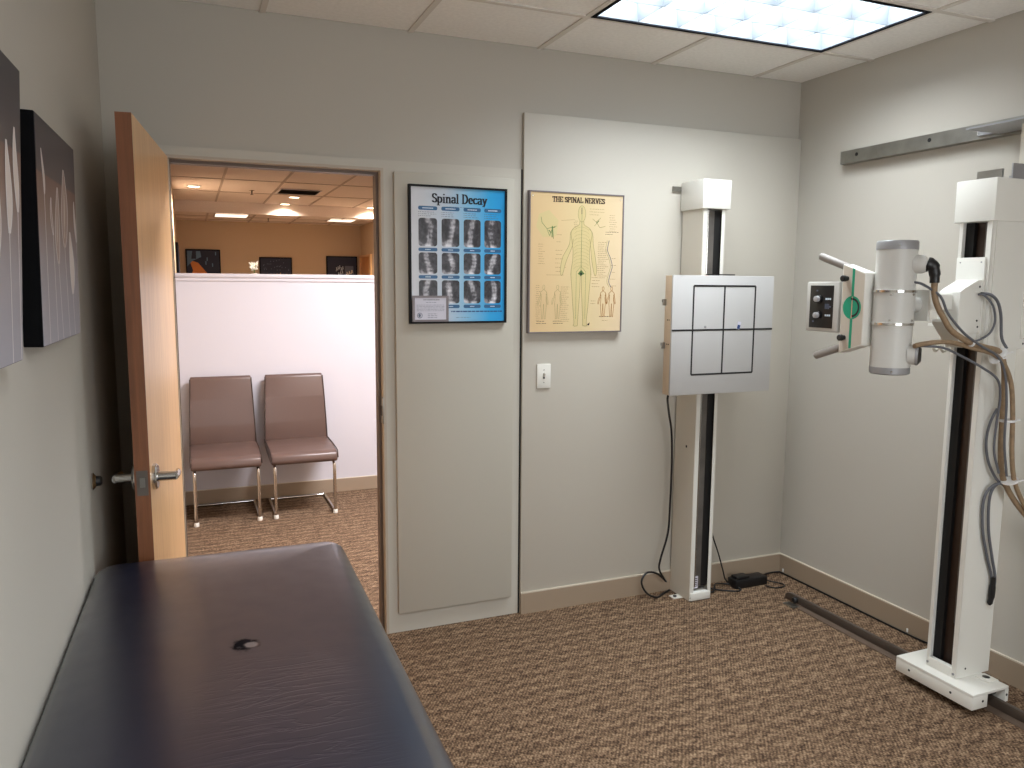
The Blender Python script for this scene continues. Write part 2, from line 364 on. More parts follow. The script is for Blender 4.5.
    def split(self, tol=.004):
        """separate builders for pieces that do not touch"""
        self.bm.verts.index_update(); seen = {}; isl = []
        for v in self.bm.verts:
            if v in seen: continue
            st = [v]; seen[v] = len(isl); cur = []
            while st:
                q = st.pop(); cur.append(q)
                for e in q.link_edges:
                    o = e.other_vert(q)
                    if o not in seen: seen[o] = len(isl); st.append(o)
            isl.append(cur)
        bb = [([min(v.co[i] for v in c) for i in range(3)], [max(v.co[i] for v in c) for i in range(3)]) for c in isl]
        g = list(range(len(isl)))
        def find(i):
            while g[i] != i: i = g[i]
            return i
        for i in range(len(isl)):
            for j in range(i):
                if all(bb[i][0][k]-tol <= bb[j][1][k] and bb[j][0][k]-tol <= bb[i][1][k] for k in range(3)): g[find(i)] = find(j)
        out = []
        for root in sorted({find(i) for i in range(len(isl))}):
            keep = {v for i, c in enumerate(isl) if find(i) == root for v in c}
            idx = {v.index for v in keep}; nb = self.bm.copy(); nb.verts.ensure_lookup_table()
            bmesh.ops.delete(nb, geom=[v for v in nb.verts if v.index not in idx], context='VERTS')
            n = MB(*self.mats, xf=self.xf); n.bm.free(); n.bm = nb; out.append(n)
        return out
    def build(self, name, parent=None, label=None, autosmooth=None):
        if name in SPLIT:
            ps = self.split()
            if len(ps) > 1:
                o = None
                for p in ps: o = p.build1(name, parent, label)
                return o
        return self.build1(name, parent, label)
    def build1(self, name, parent=None, label=None):
        bm = self.bm
        if self.xf is not None: bmesh.ops.transform(bm, matrix=self.xf, verts=bm.verts)
        if parent is not None:
            org = ORG[parent.name]
            bmesh.ops.translate(bm, vec=-org, verts=bm.verts)
        bmesh.ops.recalc_face_normals(bm, faces=bm.faces)
        me = bpy.data.meshes.new(name); bm.to_mesh(me); bm.free()
        me.set_sharp_from_angle(angle=radians(40))
        for k in self.mats: me.materials.append(M_[k])
        o = bpy.data.objects.new(name, me); COL.objects.link(o)
        if parent is not None: o.parent = parent; ORG[o.name] = ORG[parent.name]
        else: ORG[o.name] = Vector((0, 0, 0))
        if label: o['label'] = label
        return o
ORG = {}
TURN = radians(-1.2)      # the left wall runs 1.2 degrees off square, and what stands along it
def turn(o):
    p = o.location - Vector((XL, 0, 0)); c, s_ = cos(TURN), sin(TURN)
    o.location = Vector((XL+p.x*c-p.y*s_, p.x*s_+p.y*c, p.z)); o.rotation_euler[2] = TURN
def thing(name, loc, label=None, cat=None, group=None, kind=None):
    o = bpy.data.objects.new(name, None); COL.objects.link(o); o.location = loc; ORG[o.name] = Vector(loc)
    o.empty_display_size = .1
    return tag(o, label, cat, group, kind)
def tag(o, label=None, cat=None, group=None, kind=None):
    for k, v in (('label', label), ('category', cat), ('group', group), ('kind', kind)):
        if v: o[k] = v
    return o
def struct(mb, name, label=None, cat=None):
    o = mb.build(name); return tag(o, label, cat, None, 'structure')

# ================================================================== ROOM SHELL
DX0, DX1, DH = -3.126, -2.286, 2.106      # clear door opening in the back wall
WT = .13                                   # back wall thickness
FX = .012                                  # frame band width
m = MB('carpet'); m.box(XL-.25, .1, YB-.1, 9.6, -.06, 0); struct(m, 'floor', 'brown patterned loop carpet running through the doorway into the hall', 'floor')

m = MB('wall')
m.box(XL, DX0-FX, 0, WT, 0, H+.12); m.box(DX1+FX, 0, 0, WT, 0, H+.12); m.box(DX0-FX, DX1+FX, 0, WT, DH+FX, H+.12)
struct(m, 'wall_back', 'greige painted wall with the open doorway', 'wall')
k_ = math.tan(-TURN)
m = MB('wall'); m.prism([(XL-.25, WT), (XL-k_*WT*0, WT), (XL, 0), (XL+k_*(YB-.1), YB-.1), (XL-.25, YB-.1)], 'z', 0, H+.12); struct(m, 'wall_left', 'greige painted wall beside the table', 'wall')
m = MB('wall'); m.box(0, .1, YB-.1, WT, 0, H+.12); struct(m, 'wall_right', 'greige painted wall behind the x-ray column', 'wall')
m = MB('wall'); m.box(XL-.12, 0, YB-.1, YB, 0, H+.12); struct(m, 'wall_front', 'greige painted wall opposite the doorway', 'wall')

# raised wall lining right of the door (top edge below the ceiling) and the lining round the door
LX = -1.617
m = MB('lining'); m.box(LX, 0, -.024, 0, 0, 2.406, bev=.003); struct(m, 'trim_1', 'raised flat wall lining behind the bucky stand', 'trim')
m = MB('lining', 'belt')
m.box(DX1+FX, LX-.008, -.009, 0, 0, 2.152); m.box(DX0-FX, DX1+FX, -.009, 0, DH+FX, 2.152); m.box(XL+.06, DX0-FX, -.009, 0, 0, 2.152)
struct(m, 'trim_2', 'thin wall board surrounding the doorway', 'trim')
m = MB('belt'); m.box(LX-.008, LX-.0005, -.0105, 0, 0, 2.152); struct(m, 'trim_3', 'dark joint between the two wall linings', 'trim')
m = MB('panelwhite'); m.box(-2.231, -1.667, -.031, -.0095, .098, 2.105, bev=.003); struct(m, 'trim_4', 'tall flat panel under the blue poster', 'trim')

# baseboards (vinyl cove base, pale top lip)
def bboard(name, x0, x1, y0, y1, lab):
    m = MB('base', 'baselip'); m.box(x0, x1, y0, y1, 0, .104); m.box(x0, x1, y0, y1, .104, .110, 'baselip'); struct(m, name, lab, 'baseboard')
bboard('baseboard_back', LX, 0, -.034, -.0245, 'tan vinyl baseboard below the raised lining')
bboard('baseboard_right', -.010, -.0003, YB, -.0345, 'tan vinyl baseboard of the right wall')
m = MB('base', 'baselip')
for za, zb, mt_ in ((0, .104, 'base'), (.104, .110, 'baselip')): m.prism([(XL+.0003, -.0003), (XL+.010, -.0003), (XL+.010+k_*YB, YB), (XL+.0003+k_*YB, YB)], 'z', za, zb, mt_)
struct(m, 'baseboard_left', 'tan vinyl baseboard of the left wall', 'baseboard')

# door frame
m = MB('frame', 'framedark')
for x0, x1 in ((DX0-FX, DX0), (DX1, DX1+FX)):
    m.box(x0, x1, -.012, WT+.014, 0, DH+FX, 'frame')
m.box(DX0, DX1, -.012, WT+.014, DH, DH+FX, 'frame')
m.box(DX1-.012, DX1+.001, .035, .090, 0, DH, 'framedark'); m.box(DX0-.001, DX0+.003, .045, .095, 0, DH, 'framedark'); m.box(DX0+.003, DX1-.012, .035, .090, DH-.012, DH+.001, 'framedark')
fr = struct(m, 'trim_5', 'painted metal door frame with a dark stop', 'door frame')
m = MB('steel', 'black'); m.box(DX1-.004, DX1+.001, -.0145, .032, .995, 1.115, bev=.001); m.box(DX1-.006, DX1-.001, .0, .022, 1.03, 1.075, 'black')
m.build('strike_plate', fr, 'small steel strike plate')

# ------------------------------------------------------------------ ceiling
def grid_ceiling(mb, x0, x1, y0, y1, z, gx, gy, holes, tile='tile', bar='tbar', px=TILE, py=TILE):
    import math as _m
    xs = [gx+k*px for k in range(-40, 41)]; ys = [gy+k*py for k in range(-40, 41)]
    X = sorted([x0, x1]+[x for x in xs if x0+.03 < x < x1-.03]); Y = sorted([y0, y1]+[y for y in ys if y0+.03 < y < y1-.03])
    for a, b in zip(X, X[1:]):
        for c, d in zip(Y, Y[1:]):
            cx, cy = (a+b)/2, (c+d)/2
            if any(h[0] < cx < h[1] and h[2] < cy < h[3] for h in holes): continue
            mb.box(a+.004, b-.004, c+.004, d-.004, z+.006, z+.024, tile)
    def inhole(x, y): return any(h[0]+.01 < x < h[1]-.01 and h[2]+.01 < y < h[3]-.01 for h in holes)
    for x in X[1:-1]:
        for c, d in zip(Y, Y[1:]):
            if not inhole(x, (c+d)/2): mb.box(x-.012, x+.012, c, d, z, z+.008, bar)
    for y in Y[1:-1]:
        for a, b in zip(X, X[1:]):
            if not inhole((a+b)/2, y): mb.box(a, b, y-.012, y+.012, z+.0003, z+.0083, bar)
T1 = (TX-2*TILE, TX, TY-TILE, TY)
T2 = (TX-4*TILE, TX-2*TILE, TY-5*TILE, TY-4*TILE)
m = MB('tile', 'tbar'); grid_ceiling(m, XL-.11, 0, YB, 0, H, TX, TY, [T1, T2]); m.box(XL-.1, .1, YB-.1, WT, H+.12, H+.16, 'tile')
struct(m, 'ceiling', 'suspended ceiling of large flat tiles', 'ceiling')

def troffer(T, label, power, name='ceiling_light', z=H):
    x0, x1, y0, y1 = T; cx, cy = (x0+x1)/2, (y0+y1)/2
    t = thing(name, (cx, cy, z), label, 'ceiling light', None)
    g = .010
    m = MB('lampframe'); w_ = .017
    m.box(x0+g, x1-g, y0+g, y0+g+w_, z-.002, z+.004); m.box(x0+g, x1-g, y1-g-w_, y1-g, z-.002, z+.004)
    m.box(x0+g, x0+g+w_, y0+g+w_, y1-g-w_, z-.002, z+.004); m.box(x1-g-w_, x1-g, y0+g+w_, y1-g-w_, z-.002, z+.004)
    m.build('frame', t, 'black edge frame')
    a0, a1, b0, b1 = x0+g+w_, x1-g-w_, y0+g+w_, y1-g-w_
    m = MB('louver')
    m.box(a0-.004, a0, b0, b1, z+.004, z+.11); m.box(a1, a1+.004, b0, b1, z+.004, z+.11)
    m.box(a0, a1, b0-.004, b0, z+.004, z+.11); m.box(a0, a1, b1, b1+.004, z+.004, z+.11); m.box(a0-.004, a1+.004, b0-.004, b1+.004, z+.107, z+.111)
    m.build('housing', t)
    m = MB('louver')
    prof = lambda c: [(c-.010, z+.086), (c-.004, z+.04), (c-.0015, z+.004), (c+.0015, z+.004), (c+.004, z+.04), (c+.010, z+.086)]
    for i in range(1, 6): m.prism(prof(a0+(a1-a0)*i/6), 'y', b0, b1)
    for j in range(1, 3): m.prism([(p[0], p[1]) for p in prof(b0+(b1-b0)*j/3)], 'x', a0, a1)
    m.build('louver', t)
    area('ceiling_lamp', (cx, cy, z+.10), (a1-a0)*.97, (b1-b0)*.94, power, COOL, parent=t)
    return t
troffer(T1, 'recessed fluorescent ceiling light with a gridded louver and black edge, above the x-ray area', ROOM_W)
troffer(T2, 'recessed fluorescent ceiling light over the near end of the room', ROOM2_W)

# added window, out of view behind the camera, to fill the room softly
wt = thing('fill_window_1', (-1.7, YB, 1.0), 'added white-framed window, unseen behind the camera, holding a fill light', 'window', None, 'structure')
m = MB('white'); m.box(-2.65, -.75, YB, YB+.03, .95, 1.0); m.box(-2.65, -.75, YB, YB+.03, 2.2, 2.25); m.box(-2.65, -2.6, YB, YB+.03, 1.0, 2.2); m.box(-.8, -.75, YB, YB+.03, 1.0, 2.2); m.box(-1.72, -1.68, YB, YB+.025, 1.0, 2.2); m.box(-2.7, -.7, YB, YB+.08, .92, .95); m.build('frame', wt)
area('window_fill', (-1.7, YB+.04, 1.6), 1.8, 1.2, WINDOW_FILL_W, (.95, .97, 1.0), rot=(radians(90), 0, 0), parent=wt)  # soft fill lamp set in the added window

# ================================================================== HALL BEYOND THE DOOR
HX0, HX1, HB, PY = -3.21, -.45, 9.5, 2.63
Z2 = 2.553
m = MB('halltan'); m.box(HX0-.1, HX0, WT, HB, 0, H+.1); struct(m, 'wall_hall_left', 'hall wall left of the partition', 'wall')
m = MB('halltan'); m.box(HX1, HX1+.1, WT, HB, 0, H+.1); struct(m, 'wall_hall_right', 'far room wall right of the pictures', 'wall')
m = MB('halltan'); m.box(HX0-.1, HX1+.1, HB, HB+.1, 0, H+.1); struct(m, 'wall_hall_back', 'far tan wall with three pictures', 'wall')
m = MB('hallwhite'); m.box(HX0, HX1, PY, PY+.12, 0, 1.66); struct(m, 'wall_partition', 'white half-height wall behind the two chairs', 'half wall')
m = MB('hallwhite'); m.box(HX0, HX1, PY-.022, PY+.142, 1.660, 1.688, bev=.004); m.box(HX0, HX1, PY-.010, PY, 1.635, 1.660); struct(m, 'trim_6', 'white cap along the top of the half wall', 'trim')
m = MB('base', 'baselip'); m.box(HX0, HX1, PY-.010, PY-.0003, 0, .10); m.box(HX0, HX1, PY-.010, PY-.0003, .10, .105, 'baselip'); struct(m, 'baseboard_hall', 'tan baseboard along the half wall', 'baseboard')
HT = [(-2.41, -1.19, 1.0, 1.61)]
m = MB('halltile', 'hallbar'); grid_ceiling(m, HX0, HX1, WT, 7.9, H, -2.70, 5.45, [], 'halltile', 'hallbar', py=1.22); m.box(HX0-.1, HX1+.1, WT, HB+.1, H+.03, H+.05, 'halltile')
struct(m, 'ceiling.001', 'tiled ceiling of the hall', 'ceiling')
m = MB('halltile'); m.box(HX0, HX1, 7.9, 7.98, Z2, H+.03); struct(m, 'trim_7', 'painted bulkhead where the far ceiling drops', 'bulkhead')
PL = [(-2.79, -2.18, 8.15, 9.0), (-1.02, -.52, 8.45, 9.15)]
m = MB('halltile', 'hallbar'); grid_ceiling(m, HX0, HX1, 7.98, HB, Z2, -2.80, 8.55, [], 'halltile', 'hallbar'); struct(m, 'ceiling.002', 'lower tiled ceiling above the far wall', 'ceiling')

def flat_panel(x0, x1, y0, y1, z, label):
    t = thing('panel_light', ((x0+x1)/2, (y0+y1)/2, z), label, 'ceiling light', 'flat ceiling lights near the far wall')
    m = MB('hallbar'); m.box(x0, x1, y0, y0+.02, z-.006, z-.0005); m.box(x0, x1, y1-.02, y1, z-.006, z-.0005); m.box(x0, x0+.02, y0+.02, y1-.02, z-.006, z-.0005); m.box(x1-.02, x1, y0+.02, y1-.02, z-.006, z-.0005); m.build('frame', t)
    m = MB('glowcool'); m.box(x0+.02, x1-.02, y0+.02, y1-.02, z-.004, z-.0005); m.build('diffuser', t)
flat_panel(-2.72, -2.26, 8.02, 8.56, Z2, 'left lit ceiling panel near the far wall')
flat_panel(-1.15, -.75, 8.20, 8.66, Z2, 'right lit ceiling panel near the far wall')
def downlight(x, y, label, power, z=H):
    t = thing('downlight', (x, y, z), label, 'downlight', 'round downlights in the hall ceiling')
    m = MB('hallwhite'); pr = [(0, .075), (.006, .08), (.009, .07), (.009, .062), (.002, .06), (.002, .001)]
    m.lathe((x, y, z-.009+.0), (0, 0, 1), [(.009, .08), (.001, .078), (0, .07), (.002, .062), (.0085, .061)]); m.build('trim_ring', t)
    m = MB('glowwarm'); m.lathe((x, y, z-.006), (0, 0, 1), [(0, .02), (0.0005, .058), (.0055, .058)]); m.build('lens', t)
    l = bpy.data.lights.new('downlight_lamp', 'SPOT'); l.energy = power; l.color = WARM; l.spot_size = radians(150); l.spot_blend = .8; l.shadow_soft_size = .05
    o = bpy.data.objects.new('downlight_lamp', l); COL.objects.link(o); o.parent = t; o.location = (0, 0, -.03)
for x, y, lab, pw in ((-3.0+.02, 6.2, 'warm downlight at the left edge of the hall ceiling', 170), (-1.81, 6.85, 'warm downlight beside the air vent, nearer of the middle pair', 150),
                  (-1.82, 7.78, 'warm downlight right against the bulkhead, farther of the middle pair', 95), (-.64, 7.78, 'warm downlight against the bulkhead near the right wall', 95)):
    downlight(x, y, lab, pw)
t = thing('air_vent', (-1.83, 6.3, H), 'dark slatted air vent in the hall ceiling', 'air vent')
va, vb, vc, vd = -2.07, -1.59, 6.02, 6.52
m = MB('hallwhite'); m.box(va, vb, vc, vc+.02, H-.006, H-.0006); m.box(va, vb, vd-.02, vd, H-.006, H-.0006); m.box(va, va+.02, vc+.02, vd-.02, H-.006, H-.0006); m.box(vb-.02, vb, vc+.02, vd-.02, H-.006, H-.0006); m.build('frame', t)
m = MB('vent'); m.box(va+.02, vb-.02, vc+.02, vd-.02, H-.003, H-.0006)
for i in range(8): m.prism([(vc+.03+i*.056, H-.010), (vc+.033+i*.056, H-.010), (vc+.055+i*.056, H-.003), (vc+.052+i*.056, H-.003)], 'x', va+.02, vb-.02)
m.build('slats', t)
for x, y, z, lab in ((-2.35, 6.35, H, 'small sprinkler head in the hall ceiling near the left downlight'), (-1.98, 8.5, Z2, 'small sprinkler head between the two lit ceiling panels')):
    t = thing('sprinkler_head', (x, y, z), lab, 'sprinkler', 'ceiling sprinkler heads in the hall')
    m = MB('chrome'); m.lathe((x, y, z-.006), (0, 0, 1), [(0, .02), (.002, .03), (.0055, .032)]); m.build('escutcheon', t)
    m = MB('vent'); m.lathe((x, y, z-.05), (0, 0, 1), [(0, .02), (.003, .02), (.004, .006), (.044, .008)]); m.build('nozzle', t)
# hall lamps near the doorway (out of sight above the lintel)
def hall_troffer(x0, x1, y0, y1, power, label, col=COOL):
    t = thing('hall_ceiling_light', ((x0+x1)/2, (y0+y1)/2, H), label, 'ceiling light')
    m = MB('hallwhite'); m.box(x0, x1, y0, y0+.025, H-.03, H-.0006); m.box(x0, x1, y1-.025, y1, H-.03, H-.0006); m.box(x0, x0+.025, y0+.025, y1-.025, H-.03, H-.0006); m.box(x1-.025, x1, y0+.025, y1-.025, H-.03, H-.0006); m.build('frame', t)
    area('hall_lamp', ((x0+x1)/2, (y0+y1)/2, H-.012), x1-x0-.06, y1-y0-.06, power, col, parent=t)
hall_troffer(-2.0, -.80, .62, 1.23, 108, 'white ceiling light in the hall in front of the half wall', (.96, .95, 1.0))

# three far pictures, one on the hall's left wall
def far_pic(x0, x1, z0, z1, y, label, paint):
    t = thing('picture', ((x0+x1)/2, y, z0), label, 'picture', 'pictures on the far wall')
    m = MB('cblack'); m.box(x0, x1, y-.03, y-.0005, z0, z1); m.build('canvas', t)
    m = MB('navyprint'); m.box(x0+.015, x1-.015, y-.0315, y-.0300, z0+.015, z1-.015); paint(m, y-.032, x0, x1, z0, z1); m.build('print', t)
def fl(m, pts, y, mt): m.quad([(a, y, b) for a, b in pts], mt)
def paint1(m, y, x0, x1, z0, z1):
    W, Hh = x1-x0, z1-z0; q = lambda u, v: (x0+u*W, z0+v*Hh)
    fl(m, [q(.03, .03), q(.03, .10), q(.2, .45), q(.1, .72), q(.35, .65), q(.66, .32), q(.66, .03)], y, 'oran')
    fl(m, [q(.04, .55), q(.05, .95), q(.42, .95), q(.45, .8), q(.2, .7)], y-.0003, 'bluespot')
    fl(m, [q(.16, .75), q(.2, .97), q(.3, .97), q(.3, .75)], y-.0006, 'navyprint')
    for u, v in ((.56, .6), (.75, .55), (.6, .7), (.85, .85)): fl(m, [q(u, v), q(u+.03, v), q(u+.03, v+.09), q(u, v+.09)], y-.0003, 'bluespot')
def paint2(m, y, x0, x1, z0, z1):
    W, Hh = x1-x0, z1-z0; q = lambda u, v: (x0+u*W, z0+v*Hh)
    for i in range(8):
        u = .12+i*.1; fl(m, [q(u, .1+.02*(i % 3)), q(u+.035, .1), q(u+.03, .45+.06*(i % 2)), q(u, .5)], y, 'softink' if i in (4, 5) else 'piping')
    for i in range(26): 
        u, v = random.uniform(.08, .9), random.uniform(.55, .92); fl(m, [q(u, v), q(u+.02, v), q(u+.02, v+.03), q(u, v+.03)], y, 'inkgrey')
def paint3(m, y, x0, x1, z0, z1):
    W, Hh = x1-x0, z1-z0; q = lambda u, v: (x0+u*W, z0+v*Hh)
    fl(m, [q(.6, .03), q(.89, .03), q(.87, .7), q(.59, .7)], y, 'inkgrey')
    def squig(u0, v0, n, s, mt):
        for i in range(n):
            u = u0+i*s; v = v0+.03*((i*7) % 3-1)
            fl(m, [q(u, v), q(u+s*.3, v), q(u+s*.8, v+.12), q(u+s*.5, v+.12)], y-.0004, mt); fl(m, [q(u+s*.3, v+.1), q(u+s*.9, v+.02), q(u+s*.9, v+.06), q(u+s*.3, v+.14)], y-.0004, mt)
    squig(.3, .56, 5, .05, 'white_ink'); squig(.36, .4, 3, .06, 'white_ink'); squig(.29, .22, 4, .07, 'white_ink'); squig(.62, .42, 3, .08, 'flower'); squig(.6, .16, 4, .07, 'flower')
far_pic(-3.105, -2.612, 1.55, 2.128, HB, 'orange and dark blue picture, leftmost on the far wall', paint1)
far_pic(-2.044, -1.551, 1.55, 2.029, HB, 'nearly black picture, middle of the far wall', paint2)
far_pic(-1.012, -.518, 1.55, 2.066, HB, 'dark picture with pale script lettering, rightmost on the far wall', paint3)
t = thing('picture', (HX0, 7.9, 1.55), 'dark picture seen edge-on, on the left hall wall', 'picture')
m = MB('cblack'); m.box(HX0+.0005, HX0+.03, 7.2, 8.6, 1.60, 2.12, bev=.003); m.build('canvas', t)
m = MB('navyprint', 'inkgrey'); m.box(HX0+.03, HX0+.0315, 7.23, 8.57, 1.63, 2.09)
for i in range(7): m.box(HX0+.0315, HX0+.032, 7.3+i*.17, 7.36+i*.17, 1.7+.03*(i % 3), 1.95-.04*(i % 2), 'inkgrey')
m.build('print', t)
# wooden door and casing on the hall's right wall
t = thing('door_2', (HX1, 8.95, 0), 'wooden door near the far corner of the hall', 'door', None, 'structure')
m = MB('wood2'); m.box(HX1-.012, HX1-.0005, 8.75, 9.42, 0, 2.05); m.build('door_panel', t)
m = MB('wood'); m.box(HX1-.03, HX1-.0005, 8.64, 8.75, 0, 2.08); m.box(HX1-.03, HX1-.0005, 9.42, 9.495, 0, 2.08); m.box(HX1-.03, HX1-.0005, 8.75, 9.42, 2.05, 2.08); m.build('casing', t)
m = MB('chrome'); m.ball((HX1-.06, 8.83, 1.0), .028); m.cyl((HX1-.055, 8.83, 1), (HX1-.012, 8.83, 1), .012); m.build('door_knob', t)
# small white blossoms on the partition cap
t = thing('white_flower', (-2.622, PY+.06, 1.688), 'small spiky white blossom standing on the half wall', 'flower')
m = MB('flower')
rs = random.Random(3)
c0 = Vector((-2.622, PY+.06, 1.732))
for i in range(22):
    a = rs.uniform(0, 2*pi); e = rs.uniform(-.4, 1.3); d = Vector((cos(a)*cos(e), sin(a)*cos(e), sin(e))); L_ = rs.uniform(.030, .058)
    m.tube([c0, c0+d*L_*.6, c0+d*L_], [.005, .011, .003], seg=6)
m.ball(c0, .016); m.build('petals', t)
m = MB('nerve'); m.tube([c0, (c0.x, c0.y, 1.69)], .004, seg=6); m.lathe((c0.x, c0.y, 1.6881), (0, 0, 1), [(0, .022), (.004, .022), (.006, .01)], 'flower'); m.build('stem', t)

# ------------------------------------------------------------------ hall chairs
def copy_tree(o, parent=None):
    c = o.copy(); COL.objects.link(c)
    if parent: c.parent = parent
    for ch in list(o.children): copy_tree(ch, c)
    return c
def make_chair(loc, label):
    x, y, z = loc; t = thing('side_chair', loc, label, 'chair', 'taupe hall chairs')
    W = .225
    # seat (profile in y,z; y grows backwards)
    sp = [(-.312, .405), (-.302, .438), (-.27, .456), (-.08, .468), (.19, .470), (.215, .44), (.20, .405), (.0, .392), (-.22, .378), (-.296, .376), (-.308, .386)]
    m = MB('taupe'); m.prism([(y+a, z+b) for a, b in sp], 'x', x-W, x+W, bev=.012, seg=3, smooth=True)
    for f in m.bm.faces: f.smooth = True
    seat = m.build('seat', t)
    m = MB('piping')
    for s in (-1, 1): m.tube(cr([(x+s*(W+.001), y+a, z+b) for a, b in sp[0:5]], 4), .004, seg=6)
    m.build('piping', seat, 'dark edge piping')
    # backrest: leaning back, narrower at the top, slightly hollowed
    def bk(c):
        h = (c[2]-z-.46)/.49; hw = W-.018*max(h, 0)
        u = (c[0]-x)/W
        return (x+u*hw, c[1], c[2])
    bp = [(.150, .452), (.158, .60), (.180, .78), (.212, .935), (.232, .952), (.252, .94), (.236, .78), (.218, .60), (.206, .452)]
    m = MB('taupe'); m.prism([(y+a, z+b) for a, b in bp], 'x', x-W, x+W, bev=.010, seg=3, smooth=True)
    for v in m.bm.verts: v.co = bk(v.co)
    for f in m.bm.faces: f.smooth = True
    back = m.build('backrest', t)
    m = MB('piping')
    for s in (-1, 1): m.tube(cr([bk((x+s*(W+.001), y+a, z+b)) for a, b in bp[0:4]], 4), .004, seg=6)
    m.build('piping', back, 'dark edge piping')
    m = MB('chromeleg')
    for s in (-1, 1):
        xx = x+s*(W-.022)
        m.tube(cr([(xx, y+.15, z+.380), (xx, y-.20, z+.370), (xx, y-.270, z+.362), (xx, y-.288, z+.33), (xx, y-.290, z+.2), (xx, y-.292, z+.05), (xx, y-.280, z+.016), (xx, y-.23, z+.012), (xx, y+.0, z+.012), (xx, y+.19, z+.012)], 5), .0115, seg=10)
    m.tube([(x-W+.022, y+.195, z+.012), (x+W-.022, y+.195, z+.012)], .0115); m.tube([(x-W+.022, y+.14, z+.380), (x+W-.022, y+.14, z+.380)], .0115)
    fo = m.build('sled_frame', t, 'chrome cantilever frame')
    m = MB('offw')
    for s in (-1, 1): m.lathe((x+s*(W-.022), y-.288, z), (0, 0, 1), [(0, .017), (.02, .017), (.026, .013)])
    m.build('foot_glide', fo)
    return t
ch = make_chair((-2.888, 2.345, 0), 'taupe leather cantilever chair on chrome legs, beside the wooden door')
c2 = copy_tree(ch); c2.location = (-2.374, 2.345, 0); c2['label'] = 'taupe leather cantilever chair on chrome legs, the one farther right of the door'
for o in (ch, c2): o.rotation_euler[2] = 0

# ================================================================== DOOR (open into the room)
Dh = Vector((DX0-.004, -.014, 0)); De = Vector((-3.207, -.84, 0))
dd = (De-Dh).normalized(); dn = Vector((dd.y, -dd.x, 0))*1.0
if dn.x > 0: dn = -dn            # normal pointing away from the room (towards the left wall)
DL = (De-Dh).length
# door-local frame: u along the door from the hinge, w thickness away from the camera side, z up
DX = Matrix(((dd.x, dn.x, 0, Dh.x), (dd.y, dn.y, 0, Dh.y), (0, 0, 1, 0), (0, 0, 0, 1)))
dt = thing('door_1', (Dh.x, Dh.y, 0), 'open maple door with lever handles, swung in beside the table', 'door', None, 'structure')
TH = .044
m = MB('wood', 'woodedge', xf=DX); m.box(0, DL, 0, TH, .012, 2.108, 'wood')
m.box(DL, DL+.003, 0, TH, .012, 2.108, 'woodedge'); slab = m.build('door_panel', dt)
m = MB('latch', 'steel', xf=DX); m.box(DL+.003, DL+.0045, .006, TH-.006, .968, 1.046); m.box(DL+.0045, DL+.012, .014, TH-.016, .995, 1.025, 'steel'); m.build('latch_plate', dt, 'steel latch plate in the door edge')
for s, lab in ((0, 'chrome lever handle on the room face'), (1, 'dark lever handle on the wall side')):
    w0 = -.0 if s == 0 else TH; sg = -1 if s == 0 else 1; zc = 1.010; u0 = DL-.066
    m = MB('chrome' if s == 0 else 'chrome', xf=DX)
    m.lathe((u0, w0, zc), (0, sg, 0), [(0, .041), (.009, .041), (.014, .036), (.014, .016), (.030, .015), (.066, .014), (.070, .008)])
    m.tube(cr([(u0+.010, w0+sg*.066, zc), (u0-.02, w0+sg*.069, zc), (u0-.05, w0+sg*.069, zc-.002), (u0-.085, w0+sg*.062, zc-.006)], 5), [.012]*5+[.0105]*11, seg=12, flat=(1, .65))
    m.build('lever_handle', dt, lab)
# wall bumper for the lever
t = thing('door_stop', (XL, -.80, 1.016), 'small chrome and rubber door bumper on the left wall', 'door stop')
m = MB('chrome'); m.lathe((XL+.0005, -.80, 1.016), (1, 0, 0), [(0, .026), (.004, .026), (.01, .018), (.012, .016)]); m.build('base_plate', t)
m = MB('black'); m.lathe((XL+.0125, -.80, 1.016), (1, 0, 0), [(0, .016), (.012, .015), (.016, .01)]); m.build('bumper', t, 'dark rubber bumper')
turn(t)

# ================================================================== TREATMENT TABLE
tt = thing('treatment_table', (-3.0, -1.75, 0), 'navy vinyl padded treatment table along the left wall, its top torn in one spot', 'treatment table')
x0, x1, y0, y1 = -3.352, -2.612, -2.75, -.845
m = MB('navy')
m.pad(x0, x1, y0, y1, .06, [(.03, .688), (.012, .691), (.003, .703), (0, .726), (.003, .745), (.012, .760), (.026, .770), (.05, .776), (.10, .780), (.18, .783), (.26, .784), (.33, .7845)], n=10)
pad = m.build('padded_top', tt)
m = MB('navy'); 
rr = []
for cx, cy, s in ((x1-.075, y1-.075, 0), (x0+.075, y1-.075, 1), (x0+.075, y0+.075, 2), (x1-.075, y0+.075, 3)):
    for k in range(9):
        tq = (s+k/8)*pi/2; rr.append((cx+.0755*cos(tq), cy+.0755*sin(tq), .708))
rr.append(rr[0]); m.tube(rr, .0045, seg=8, caps=False); m.build('seam_piping', pad)
m = MB('wood2'); m.box(x0+.05, x1-.05, y0+.05, y1-.05, .60, .689, bev=.004); m.build('apron', tt)
for xx in (x0+.08, x1-.14):
    for yy in (y0+.08, y1-.14):
        m = MB('wood2'); m.box(xx, xx+.06, yy, yy+.06, 0, .60, bev=.004); m.build('leg', tt)
m = MB('wood2'); m.box(x0+.10, x1-.10, y0+.14, y1-.14, .16, .185, bev=.003); m.build('shelf', tt)
turn(tt)

